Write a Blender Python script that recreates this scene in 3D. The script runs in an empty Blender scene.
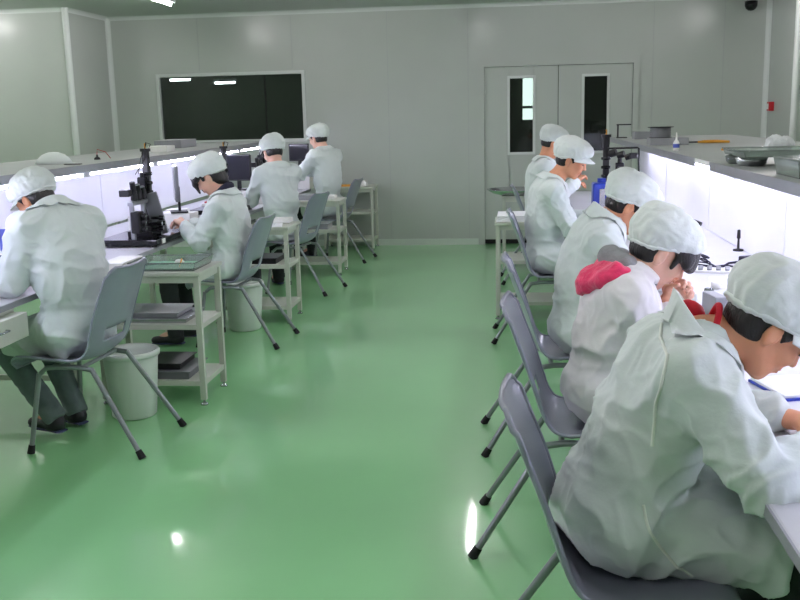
import bpy, bmesh, math, random
import numpy as np
import openvdb as vdb
from mathutils import Vector, Matrix
random.seed(7)
PI = math.pi; rad = math.radians
SC = bpy.context.scene
COL = SC.collection

# ------------------------------------------------------------------ materials
def lin(c):
    return tuple(((v/255)/12.92 if v/255 <= .04045 else ((v/255+.055)/1.055)**2.4) for v in c)
def mat(name, col, rough=.5, metal=0, coat=0, coatr=.1, nscale=8, nvar=.06, bump=0, bscale=60, trans=0, emit=None, estr=0, alpha=1, sheen=0, spec=.5, rvar=0, stretch=None, ior=1.45):
    m = bpy.data.materials.new(name); m.use_nodes = True
    nt = m.node_tree; n = nt.nodes; l = nt.links
    b = n['Principled BSDF']
    c = lin(col)
    tc = n.new('ShaderNodeTexCoord')
    mp = n.new('ShaderNodeMapping')
    if stretch: mp.inputs['Scale'].default_value = stretch
    l.new(tc.outputs['Object'], mp.inputs['Vector'])
    ns = n.new('ShaderNodeTexNoise'); ns.inputs['Scale'].default_value = nscale; ns.inputs['Detail'].default_value = 4
    l.new(mp.outputs['Vector'], ns.inputs['Vector'])
    rp = n.new('ShaderNodeValToRGB')
    rp.color_ramp.elements[0].position = .3; rp.color_ramp.elements[1].position = .7
    rp.color_ramp.elements[0].color = tuple(max(0, v*(1-nvar)) for v in c)+(1,)
    rp.color_ramp.elements[1].color = tuple(min(1, v*(1+nvar)) for v in c)+(1,)
    l.new(ns.outputs['Fac'], rp.inputs['Fac']); l.new(rp.outputs['Color'], b.inputs['Base Color'])
    b.inputs['Roughness'].default_value = rough
    if rvar:
        mr = n.new('ShaderNodeMapRange'); mr.inputs['To Min'].default_value = max(0, rough-rvar); mr.inputs['To Max'].default_value = rough+rvar
        l.new(ns.outputs['Fac'], mr.inputs['Value']); l.new(mr.outputs['Result'], b.inputs['Roughness'])
    b.inputs['Metallic'].default_value = metal
    b.inputs['Coat Weight'].default_value = coat; b.inputs['Coat Roughness'].default_value = coatr
    b.inputs['Transmission Weight'].default_value = trans
    b.inputs['IOR'].default_value = ior
    b.inputs['Specular IOR Level'].default_value = spec
    b.inputs['Alpha'].default_value = alpha
    if sheen: b.inputs['Sheen Weight'].default_value = sheen
    if emit:
        b.inputs['Emission Color'].default_value = lin(emit)+(1,); b.inputs['Emission Strength'].default_value = estr
    if bump:
        n2 = n.new('ShaderNodeTexNoise'); n2.inputs['Scale'].default_value = bscale; n2.inputs['Detail'].default_value = 5
        l.new(mp.outputs['Vector'], n2.inputs['Vector'])
        bp = n.new('ShaderNodeBump'); bp.inputs['Strength'].default_value = bump; bp.inputs['Distance'].default_value = .01
        l.new(n2.outputs['Fac'], bp.inputs['Height']); l.new(bp.outputs['Normal'], b.inputs['Normal'])
    return m
M = {}
M['floor'] = mat('epoxy_green', (146,210,148), .3, coat=.9, coatr=.06, nscale=1.3, nvar=.05, bump=.02, bscale=5, rvar=.05)
M['wall'] = mat('wall_panel', (184,190,184), .24, nscale=2, nvar=.02, bump=.015, bscale=9, spec=.45)
M['coving'] = mat('coving', (208,213,210), .35, nvar=.01)
M['seam'] = mat('seam', (172,176,174), .5, nvar=.02)
M['ceiling'] = mat('ceiling_panel', (172,178,172), .4, nvar=.02, nscale=2)
M['base'] = mat('baseboard', (205,215,205), .4, nvar=.02)
M['black'] = mat('black_plastic', (22,22,26), .4, nvar=.1)
M['gloss_black'] = mat('gloss_black', (16,16,20), .15, nvar=.05)
M['dark_gap'] = mat('rubber_dark', (18,22,18), .8)
M['glass_dark'] = mat('window_glass', (128,140,130), .03, trans=.96, nvar=.0, ior=1.45)
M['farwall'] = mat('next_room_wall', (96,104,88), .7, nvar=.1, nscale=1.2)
M['farwall_pale'] = mat('next_room_pale', (215,225,228), .7, nvar=.02)
M['tube'] = mat('lamp_tube', (255,255,255), .5, emit=(251,245,248), estr=80)
M['tube_shelf'] = mat('shelf_tube', (255,255,255), .5, emit=(228,226,255), estr=33)
M['tube_far'] = mat('far_tube', (255,255,255), .5, emit=(235,240,255), estr=60)
M['housing'] = mat('lamp_housing', (225,228,228), .4, nvar=.01)
M['desk'] = mat('desk_laminate', (196,196,200), .35, nvar=.03, nscale=5)
M['desk_edge'] = mat('desk_edge', (150,152,158), .4, nvar=.03)
M['panel'] = mat('partition_board', (232,232,240), .4, nvar=.01)
M['shelf'] = mat('shelf_board', (168,172,170), .35, nvar=.04, nscale=4)
M['alu'] = mat('aluminium', (168,170,175), .35, metal=.7, nvar=.04, stretch=(1,1,.1))
M['steel'] = mat('steel', (190,192,196), .18, metal=.9, nvar=.03)
M['cream'] = mat('cream_steel', (196,200,188), .4, nvar=.03, nscale=12)
M['chair'] = mat('grey_plastic', (138,141,156), .28, nvar=.04, nscale=9, bump=.02, bscale=160, coat=.25, coatr=.15)
M['chair_leg'] = mat('leg_tube', (140,146,148), .3, metal=.35, nvar=.03)
M['rubber'] = mat('rubber', (16,16,18), .7)
M['bin'] = mat('white_plastic', (222,228,222), .35, nvar=.02)
M['coat'] = mat('coat_cloth', (213,222,219), .75, nscale=14, nvar=.02, bump=.22, bscale=34, sheen=.3, spec=.25)
M['coat2'] = mat('thin_coat_cloth', (222,220,222), .75, nscale=14, nvar=.02, bump=.18, bscale=30, sheen=.3, spec=.25)
M['cap'] = mat('cap_cloth', (216,223,220), .8, nscale=20, nvar=.02, bump=.3, bscale=40, sheen=.2, spec=.2)
M['piping'] = mat('coat_piping', (236,240,232), .7, nvar=.02)
M['skin'] = mat('skin', (210,150,116), .5, nscale=18, nvar=.05, bump=.05, bscale=150, spec=.4)
M['skin_f'] = mat('skin_pale', (224,178,156), .5, nscale=18, nvar=.05, bump=.05, bscale=150, spec=.4)
for k in ('skin', 'skin_f'):
    b = M[k].node_tree.nodes['Principled BSDF']; b.inputs['Subsurface Weight'].default_value = .15; b.inputs['Subsurface Radius'].default_value = (.01,.004,.002); b.inputs['Subsurface Scale'].default_value = .5
M['hair'] = mat('hair', (20,17,17), .4, nscale=60, nvar=.5, bump=.5, bscale=160, stretch=(1,1,.15), spec=.6)
M['eye'] = mat('eye', (30,20,16), .2)
M['lip'] = mat('lip', (186,108,98), .45)
M['trousers_dark'] = mat('dark_trousers', (40,44,46), .85, nscale=10, nvar=.15, bump=.3, bscale=40)
M['trousers_jean'] = mat('grey_green_trousers', (104,118,118), .85, nscale=10, nvar=.15, bump=.3, bscale=40)
M['shoe'] = mat('shoe', (24,24,30), .5)
M['shoe_sole'] = mat('sole', (52,60,92), .6)
M['pink'] = mat('pink_knit', (222,50,98), .85, nscale=30, nvar=.12, bump=.4, bscale=90, sheen=.3)
M['greyknit'] = mat('grey_knit', (140,142,144), .9, nscale=30, nvar=.12, bump=.4, bscale=90)
M['red'] = mat('red_cloth', (196,22,44), .8, nvar=.08)
M['navy'] = mat('navy_cloth', (38,36,58), .8, nvar=.1)
M['redplastic'] = mat('red_plastic', (178,28,40), .35)
M['blue'] = mat('blue_enamel', (38,62,168), .3, nvar=.06)
M['bluecard'] = mat('blue_card', (84,100,190), .5)
M['greypanel'] = mat('grey_panel', (112,114,118), .45, nvar=.05)
M['greybox'] = mat('grey_box', (150,152,156), .45, nvar=.05)
M['paper'] = mat('paper', (240,241,245), .7, nvar=.01)
M['print'] = mat('printed_ink', (70,72,110), .7)
M['whitebox'] = mat('white_box', (230,230,226), .5, nvar=.02)
M['screen'] = mat('screen', (16,18,26), .12, nvar=.02)
M['greentray'] = mat('green_mat', (118,168,138), .5, nvar=.08)
M['clear'] = mat('clear_plastic', (214,226,220), .08, trans=.8, nvar=.0, ior=1.3)
M['orange'] = mat('orange_plastic', (224,160,52), .45)
M['bag'] = mat('plastic_film', (236,240,240), .3, nvar=.02, bump=.5, bscale=60, trans=.2)
M['purple'] = mat('purple_block', (86,70,150), .5)

# --------------------------------------------------------------- mesh builder
class B:
    def __init__(s): s.v = []; s.f = []; s.sm = []
    def add(s, vs, fs, smooth=False):
        o = len(s.v); s.v += [tuple(map(float, v)) for v in vs]; s.f += [tuple(i+o for i in f) for f in fs]; s.sm += [smooth]*len(fs); return s
    def box(s, x0, y0, z0, x1, y1, z1, bev=0, mtx=None):
        bm = bmesh.new(); bmesh.ops.create_cube(bm, size=1)
        for v in bm.verts: v.co = Vector(((x0+x1)/2+v.co.x*abs(x1-x0), (y0+y1)/2+v.co.y*abs(y1-y0), (z0+z1)/2+v.co.z*abs(z1-z0)))
        if bev: bmesh.ops.bevel(bm, geom=list(bm.edges), offset=bev, segments=2, profile=.5, affect='EDGES')
        return s._take(bm, mtx)
    def _take(s, bm, mtx=None, smooth=False):
        if mtx is not None: bm.transform(mtx)
        bm.verts.ensure_lookup_table(); bm.verts.index_update()
        s.add([v.co for v in bm.verts], [[v.index for v in f.verts] for f in bm.faces], smooth); bm.free(); return s
    def tube(s, pts, r, n=10, cap=True, rs=None, closed=False):
        pts = [Vector(p) for p in pts]; N = len(pts); rings = []
        up = None
        for i, p in enumerate(pts):
            if closed: d = (pts[(i+1) % N]-pts[i-1]).normalized()
            else: d = (pts[min(i+1, N-1)]-pts[max(i-1, 0)]).normalized()
            if up is None:
                up = Vector((0,0,1)) if abs(d.z) < .9 else Vector((1,0,0))
            a = d.cross(up).normalized(); up = a.cross(d).normalized()
            rr = rs[i] if rs else r
            rings.append([p+a*math.cos(2*PI*k/n)*rr+up*math.sin(2*PI*k/n)*rr for k in range(n)])
        vs = [v for R in rings for v in R]; fs = []
        for i in range(N if closed else N-1):
            j = (i+1) % N
            for k in range(n): fs.append((i*n+k, i*n+(k+1) % n, j*n+(k+1) % n, j*n+k))
        s.add(vs, fs, True)
        if cap and not closed:
            s.add(rings[0], [tuple(range(n))[::-1]]); s.add(rings[-1], [tuple(range(n))])
        return s
    def cyl(s, p0, p1, r, n=20, r1=None):
        return s.tube([p0, p1], r, n, rs=[r, r if r1 is None else r1])
    def lathe(s, prof, c=(0,0,0), n=32, mtx=None):
        vs = []; fs = []; c = Vector(c)
        for r, z in prof:
            for k in range(n):
                v = Vector((r*math.cos(2*PI*k/n), r*math.sin(2*PI*k/n), z))
                if mtx is not None: v = mtx @ v
                vs.append(v+c)
        for i in range(len(prof)-1):
            for k in range(n): fs.append((i*n+k, i*n+(k+1) % n, (i+1)*n+(k+1) % n, (i+1)*n+k))
        return s.add(vs, fs, True)
    def sph(s, c, r, sx=1, sy=1, sz=1, n=16):
        bm = bmesh.new(); bmesh.ops.create_uvsphere(bm, u_segments=n, v_segments=max(6, n//2), radius=r)
        return s._take(bm, Matrix.Translation(c) @ Matrix.Diagonal((sx, sy, sz, 1)), True)
    def build(s, name, m, parent=None, loc=None, rotz=0, mods=()):
        me = bpy.data.meshes.new(name); me.from_pydata(s.v, [], s.f)
        me.polygons.foreach_set('use_smooth', s.sm); me.materials.append(m if not isinstance(m, str) else M[m]); me.update()
        bm = bmesh.new(); bm.from_mesh(me); bmesh.ops.recalc_face_normals(bm, faces=bm.faces); bm.to_mesh(me); bm.free()
        o = bpy.data.objects.new(name, me); COL.objects.link(o)
        if parent: o.parent = parent
        if loc is not None: o.location = loc
        if rotz: o.rotation_euler.z = rotz
        return o
def tag(o, label=None, cat=None, group=None, kind=None):
    if label: o['label'] = label
    if cat: o['category'] = cat
    if group: o['group'] = group
    if kind: o['kind'] = kind
    return o
def empty(name, loc, rz, label, cat, group=None):
    o = bpy.data.objects.new(name, None); COL.objects.link(o); o.location = loc; o.rotation_euler.z = rz
    o.empty_display_size = .1
    return tag(o, label, cat, group)
def children(o): return [c for c in bpy.data.objects if c.parent == o]
def copy_tree(o, parent=None):
    c = o.copy(); COL.objects.link(c); c.parent = parent
    for ch in children(o): copy_tree(ch, c)
    return c
def recenter(o, base=True):
    """move a single-mesh thing's origin to its base centre"""
    me = o.data; co = np.empty(len(me.vertices)*3); me.vertices.foreach_get('co', co); co = co.reshape(-1, 3)
    c = (co.min(0)+co.max(0))/2; c[2] = co[:, 2].min()
    me.vertices.foreach_set('co', (co-c).ravel()); me.update(); o.location = Vector(o.location)+Vector(c); return o
def struct(name, b, m): return tag(b.build(name, m), kind='structure')
def thing(name, b, m, label, cat, group=None): return recenter(tag(b.build(name, m), label, cat, group))
def sub(b_root, name, b, m):
    """child whose verts are given in world coordinates under an unrotated Empty"""
    o = b.build(name, m, b_root); o.location = -Vector(b_root.location); return o

# ------------------------------------------------------------------ camera
F_PX = 951.1; YAW = .11843; PITCH = .19178; ROLL = .02337; CH = 1.5617
cam = bpy.data.cameras.new('camera'); camo = bpy.data.objects.new('camera', cam); COL.objects.link(camo); SC.camera = camo
cam.sensor_fit = 'HORIZONTAL'; cam.sensor_width = 36; cam.lens = F_PX*36/800; cam.clip_start = .05
cy_, sy_, cp_, sp_ = math.cos(YAW), math.sin(YAW), math.cos(PITCH), math.sin(PITCH)
right = Vector((cy_, sy_, 0)); fwd = Vector((-sy_*cp_, cy_*cp_, -sp_)); up = right.cross(fwd)
# small roll of the hand-held camera
r2 = right*math.cos(ROLL)-up*math.sin(ROLL); u2 = up*math.cos(ROLL)+right*math.sin(ROLL)
camo.matrix_world = Matrix(((r2.x, u2.x, -fwd.x, 0), (r2.y, u2.y, -fwd.y, 0), (r2.z, u2.z, -fwd.z, CH), (0,0,0,1)))

# ------------------------------------------------------------------ room shell
YB = 11.5; YF = 10.4; XL = -4.88; XR = 2.9; HC = 2.81; X0 = -7.6; X1 = 5.6; YS = -4.0
T = .1
struct('floor', B().box(X0-T, YS-T, -.1, X1+T, YB+T, 0), 'floor')
struct('ceiling', B().box(X0-T, YS-T, HC, X1+T, YB+T, HC+.1), 'ceiling')
WX0, WX1, WZ0, WZ1 = -4.27, -2.49, 1.31, 2.085
DX0, DX1, DZ = -.34, 1.43, 2.12
wb = B()
wb.box(XL-T, YB, 0, WX0, YB+T, HC)
wb.box(WX1, YB, 0, DX0, YB+T, HC)
wb.box(WX0, YB, 0, WX1, YB+T, WZ0); wb.box(WX0, YB, WZ1, WX1, YB+T, HC)
wb.box(DX0, YB, DZ, DX1, YB+T, HC)
wb.box(DX1, YB, 0, XR+T, YB+T, HC)
struct('wall_back', wb, 'wall')
struct('wall_back_left', B().box(X0, YF, 0, XL, YF+T, HC).box(XL-T, YF+T, 0, XL, YB, HC), 'wall')
struct('wall_back_right', B().box(XR, YF, 0, X1, YF+T, HC).box(XR, YF+T, 0, XR+T, YB, HC), 'wall')
struct('wall_left', B().box(X0-T, YS, 0, X0, YF+T, HC), 'wall')
struct('wall_right', B().box(X1, YS, 0, X1+T, YF+T, HC), 'wall')
struct('wall_front', B().box(X0-T, YS-T, 0, X1+T, YS, HC), 'wall')
# coved corners (clean-room profile): quarter-round strips
def cove_v(x, y, sx, sy, r=.05):
    pts = [(x, y)]+[(x+sx*(r-r*math.sin(a)), y+sy*(r-r*math.cos(a))) for a in np.linspace(0, PI/2, 8)]
    b = B(); n = len(pts)
    vs = [(p[0], p[1], 0) for p in pts]+[(p[0], p[1], HC) for p in pts]
    b.add(vs, [(i, (i+1) % n, (i+1) % n+n, i+n) for i in range(n)]); return b
tb = cove_v(XL, YB, 1, -1); t2 = cove_v(XR, YB, -1, -1)
struct('trim_1', tb, 'coving'); struct('trim_2', t2, 'coving')
struct('trim_3', B().tube([(XL, YF, 0), (XL, YF, HC)], .035, 16), 'coving')
struct('trim_4', B().tube([(XR, YF, 0), (XR, YF, HC)], .035, 16), 'coving')
def cove_h(p, q, nx, ny, r=.045):
    p = Vector(p); q = Vector(q); n = Vector((nx, ny, 0))
    prof = [(0,0)]+[(r-r*math.sin(a), r-r*math.cos(a)) for a in np.linspace(0, PI/2, 8)]
    vs = [p+n*a-Vector((0,0,c)) for a, c in prof]+[q+n*a-Vector((0,0,c)) for a, c in prof]; m = len(prof)
    return B().add(vs, [(i, (i+1) % m, (i+1) % m+m, i+m) for i in range(m)])
struct('trim_5', cove_h((XL, YB, HC), (XR, YB, HC), 0, -1), 'coving')
struct('trim_6', cove_h((X0, YF, HC), (XL, YF, HC), 0, -1), 'coving')
struct('trim_7', cove_h((XR, YF, HC), (X1, YF, HC), 0, -1), 'coving')
struct('trim_8', cove_h((XL, YF, HC), (XL, YB, HC), 1, 0), 'coving')
struct('trim_9', cove_h((XR, YF, HC), (XR, YB, HC), -1, 0), 'coving')
# seams between wall panels
sb = B()
for x in (-3.75, -2.6, -1.45, -.5, 1.62, 2.4):
    if WX0 < x < WX1: sb.box(x-.004, YB-.003, WZ1+.06, x+.004, YB, HC-.05); sb.box(x-.004, YB-.003, .08, x+.004, YB, WZ0-.06)
    else: sb.box(x-.004, YB-.003, .08, x+.004, YB, HC-.05)
struct('trim_10', sb, 'seam')
bb = B().box(XL, YB-.015, 0, DX0-.05, YB, .075); bb.box(DX1+.05, YB-.015, 0, XR, YB, .075)
struct('baseboard_back', bb, 'base')
struct('baseboard_left', B().box(X0, YF-.015, 0, XL, YF, .075).box(XL, YF, 0, XL+.015, YB, .075), 'base')
struct('baseboard_right', B().box(XR, YF-.015, 0, X1, YF, .075).box(XR-.015, YF, 0, XR, YB, .075), 'base')
# observation window
w = struct('window_1', B().box(WX0, YB+.04, WZ0, WX1, YB+.048, WZ1), 'glass_dark')
fb = B()
for a in ((WX0-.035, WZ0-.035, WX0+.005, WZ1+.035), (WX1-.005, WZ0-.035, WX1+.035, WZ1+.035), (WX0, WZ0-.035, WX1, WZ0+.005), (WX0, WZ1-.005, WX1, WZ1+.035)):
    fb.box(a[0], YB-.012, a[1], a[2], YB+.06, a[3], .004)
fb.build('window_frame', 'coving', w)
B().box(-2.97, YB+.035, WZ0, -2.95, YB+.055, WZ1).build('mullion', 'dark_gap', w)
# doors: two leaves with tall narrow panes
for i, (a, b_, pane) in enumerate(((DX0+.03, .545, (-.012, .256)), (.555, DX1-.03, (.85, 1.11)))):
    P0, P1 = pane; z0, z1 = 1.10, 1.955
    d = B()
    d.box(a, YB+.01, .06, P0, YB+.05, DZ-.03, .003); d.box(P1, YB+.01, .06, b_, YB+.05, DZ-.03, .003)
    d.box(P0-.01, YB+.01, .06, P1+.01, YB+.05, z0); d.box(P0-.01, YB+.01, z1, P1+.01, YB+.05, DZ-.03)
    do = struct('door_%d' % (i+1), d, 'wall')
    g = B()
    for q in ((P0-.03, z0-.03, P0, z1+.03), (P1, z0-.03, P1+.03, z1+.03), (P0, z0-.03, P1, z0), (P0, z1, P1, z1+.03)):
        g.box(q[0], YB-.002, q[1], q[2], YB+.06, q[3], .003)
    g.build('pane_frame', 'coving', do)
    B().box(P0, YB+.025, z0, P1, YB+.031, z1).build('pane', 'glass_dark', do)
    B().box(a, YB+.012, .012, b_, YB+.045, .058).build('door_seal', 'rubber', do)
    hx = .49 if i == 0 else .61
    h = B().cyl((hx, YB-.04, 1.02), (hx, YB+.02, 1.02), .01); h.tube([(hx, YB-.04, 1.02), (hx+(-.1 if i == 0 else .1), YB-.045, 1.02)], .009)
    h.build('door_handle', 'steel', do)
f = B().box(DX0-.04, YB-.02, 0, DX0+.028, YB+.06, DZ+.03); f.box(DX1-.028, YB-.02, 0, DX1+.04, YB+.06, DZ+.03); f.box(DX0+.028, YB-.02, DZ-.028, DX1-.028, YB+.06, DZ+.03)
struct('trim_11', f, 'wall')
# the dark rooms beyond the glass
nb = B()
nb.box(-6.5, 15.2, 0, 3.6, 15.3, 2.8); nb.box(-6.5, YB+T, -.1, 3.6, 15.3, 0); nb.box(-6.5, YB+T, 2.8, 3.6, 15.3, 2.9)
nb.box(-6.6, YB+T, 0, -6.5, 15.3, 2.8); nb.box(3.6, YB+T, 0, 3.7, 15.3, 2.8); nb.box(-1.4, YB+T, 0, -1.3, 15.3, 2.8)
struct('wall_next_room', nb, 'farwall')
wn = struct('window_2', B().box(.17, 15.16, 1.45, .42, 15.19, 2.3), mat('bright_pane', (235,240,245), .5, emit=(225,235,240), estr=3))
B().box(.15, 15.1, 1.4, .18, 15.18, 2.34).box(.41, 15.1, 1.4, .44, 15.18, 2.34).box(.18, 15.1, 1.4, .41, 15.18, 1.45).box(.18, 15.1, 1.62, .41, 15.18, 1.66).build('window_frame', 'black', wn)

# ------------------------------------------------------------------ lamps
def ceiling_lamp(x, y, label):
    e = empty('ceiling_light', (x, y, HC), 0, label, 'light', 'tube lights on the ceiling')
    B().box(-.045, -.50, -.05, .045, .50, 0, .006).build('housing', 'housing', e)
    B().cyl((0, -.46, -.066), (0, .46, -.066), .014, 12).build('lamp_tube', 'tube', e)
    return e
NEAR = True
lampxs = (-6.25, -3.5, -.42, 2.5)
rows = (9.45, 6.2, 3.0, -.4)
ll = {(-3.5, 9.45): 'ceiling tube light just showing at the top edge of the view'}
for x in lampxs:
    for j, y in enumerate(rows):
        ceiling_lamp(x, y, ll.get((x, y), 'ceiling tube light outside the view, seen only as glints in the floor and walls'))
for k, (x, z) in enumerate(((-4.87, 2.165), (-4.19, 2.105))):  # small glowing tubes placed behind the glass to give the window its glints
    e = empty('next_room_light', (x, 14.0, z), 0, ['left of two tube lights glinting inside the dark observation window', 'right of two tube lights glinting inside the dark observation window'][k], 'light', 'tube lights in the dark next room')
    B().box(-.17, -.03, 0, .17, .03, .04).build('housing', 'housing', e); B().cyl((-.15, 0, -.012), (.15, 0, -.012), .016, 10).build('lamp_tube', 'tube_far', e)

e = empty('next_room_light', (-3.6, 13.2, 2.8), 0, 'dim ceiling light of the dark room beyond the observation window, above the view', 'light')  # added lamp out of view, lifts the black interior behind the window
B().box(-.3, -.05, -.04, .3, .05, 0, .004).build('housing', 'housing', e); B().cyl((-.28, 0, -.05), (.28, 0, -.05), .014, 10).build('lamp_tube', 'tube_far', e)
# ------------------------------------------------------------------ benches
def bench(name, x_front, x_back, y0, y1, sgn, label):
    """x_front = edge at the people; sgn=+1 bench runs away towards +X"""
    e = empty(name, ((x_front+x_back)/2, (y0+y1)/2, 0), 0, label, 'workbench')
    xa, xb = sorted((x_front, x_back))
    sub(e, 'tabletop', B().box(xa, y0, .722, xb, y1, .75, .006), 'desk')
    sub(e, 'edge_band', B().box(x_front-.004*sgn, y0, .720, x_front+.002*sgn, y1, .748), 'desk_edge')
    y = y0+.06
    while y < y1:
        for x in (x_front+.10*sgn, x_back-.06*sgn):
            sub(e, 'leg', B().box(x-.02, y-.02, 0, x+.02, y+.02, .722, .003), 'cream')
        sub(e, 'stretcher', B().box(min(x_front, x_back)+.1, y-.012, .16, max(x_front, x_back)-.1, y+.012, .19), 'cream')
        y += (y1-y0-.12)/6-.001
    return e
RX, RP = .53, 1.33
LX, LP = -2.31, -3.16
bench('workbench', RX, RP, 1.15, 10.0, 1, 'long pale workbench on the right, white glowing top, five seated workers at it')
bench('workbench', LX, LP, 1.8, 10.9, -1, 'long pale workbench on the left, carrying black inspection stations and monitors')
def shelf(x0, x1, y0, y1, zb, zt, xp, label, lip):
    e = empty('overhead_shelf', ((x0+x1)/2, (y0+y1)/2, .75), 0, label, 'shelf')
    sub(e, 'shelf_board', B().box(x0, y0, zb, x1, y1, zt, .003), 'shelf')
    fx = x0 if x0 > 0 else x1
    if x0 > 0:
        for a, b in ((y0, 5.1), (5.5, y1)): sub(e, 'edge_strip', B().box(fx-.004, a, lip, fx+.004, b, zt+.002), 'alu')
        sub(e, 'edge_strip', B().box(fx-.004, 5.1, zb, fx+.004, 5.5, zt+.002), 'whitebox')
    else: sub(e, 'edge_strip', B().box(fx-.004, y0, lip, fx+.004, y1, zt+.002), 'alu')
    sub(e, 'back_panel', B().box(xp, y0, .75, xp+.02, y1, zb), 'panel')
    n = 5
    for i in range(n+1):
        y = y0+.02+(y1-y0-.04)*i/n
        sub(e, 'panel_joint', B().box(xp-.006, y-.014, .75, xp+.026, y+.014, zb), 'panel')
    return e
shr = shelf(1.02, 2.25, 1.15, 10.3, 1.268, 1.288, RP, 'grey overhead shelf on the right above the glowing white back panel', 1.245)
SHL = 1.308; shl = shelf(-3.36, -2.53, 1.8, 10.9, 1.281, SHL, LP, 'grey overhead shelf on the left with a tube light along its front edge', 1.268)
# the far side of the right shelf stands on its own posts

e_ = [o for o in COL.objects if o.name == 'overhead_shelf'][0]
for y in (1.3, 4.1, 6.9, 9.6): sub(e_, 'post', B().box(2.16, y-.02, 0, 2.2, y+.02, 1.268), 'cream')
e_ = [o for o in COL.objects if o.name == 'overhead_shelf.001'][0]
for y in (2.0, 4.9, 7.9, 10.8): sub(e_, 'post', B().box(-3.33, y-.02, 0, -3.29, y+.02, 1.281), 'cream')
# the lower board closing the right bench behind the knees
tag(B().box(RP+.03, 1.15, .02, RP+.05, 10.0, .72).build('knee_board', 'panel'), 'white board closing the right workbench below its top, behind the knees', 'panel')
def under_lamp(x, y, z, L, label, grp):
    e = empty('shelf_light', (x, y, z), 0, label, 'light', grp)
    B().box(-.022, -L/2, -.022, .022, L/2, 0, .003).build('housing', 'housing', e)
    B().cyl((0, -L/2+.03, -.033), (0, L/2-.03, -.033), .008, 12).build('lamp_tube', 'tube_shelf', e)
    for s in (-1, 1): B().box(-.015, s*L/2-.02*(s > 0)-0, -.05, .015, s*L/2+.02*(s < 0), -.018, .003).build('end_cap', 'housing', e)
    return e
rl = [1.8, 3.0, 4.2, 5.4, 6.6, 7.8, 9.0]
for i, y in enumerate(rl): under_lamp(1.10, y, 1.268, 1.12, 'tube light fixed under the front edge of the right shelf', 'tube lights under the right shelf')
for i, y in enumerate([2.5, 3.75, 5.0, 6.25, 7.5, 8.75, 10.0]): u_l = under_lamp(-2.622-(y-6.35)*.028, y, 1.281, 1.18, 'tube light shining under the front edge of the left shelf', 'tube lights under the left shelf'); u_l.rotation_euler.z = .028
shl.rotation_euler.z = .028; shl.location.x -= .06

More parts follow.
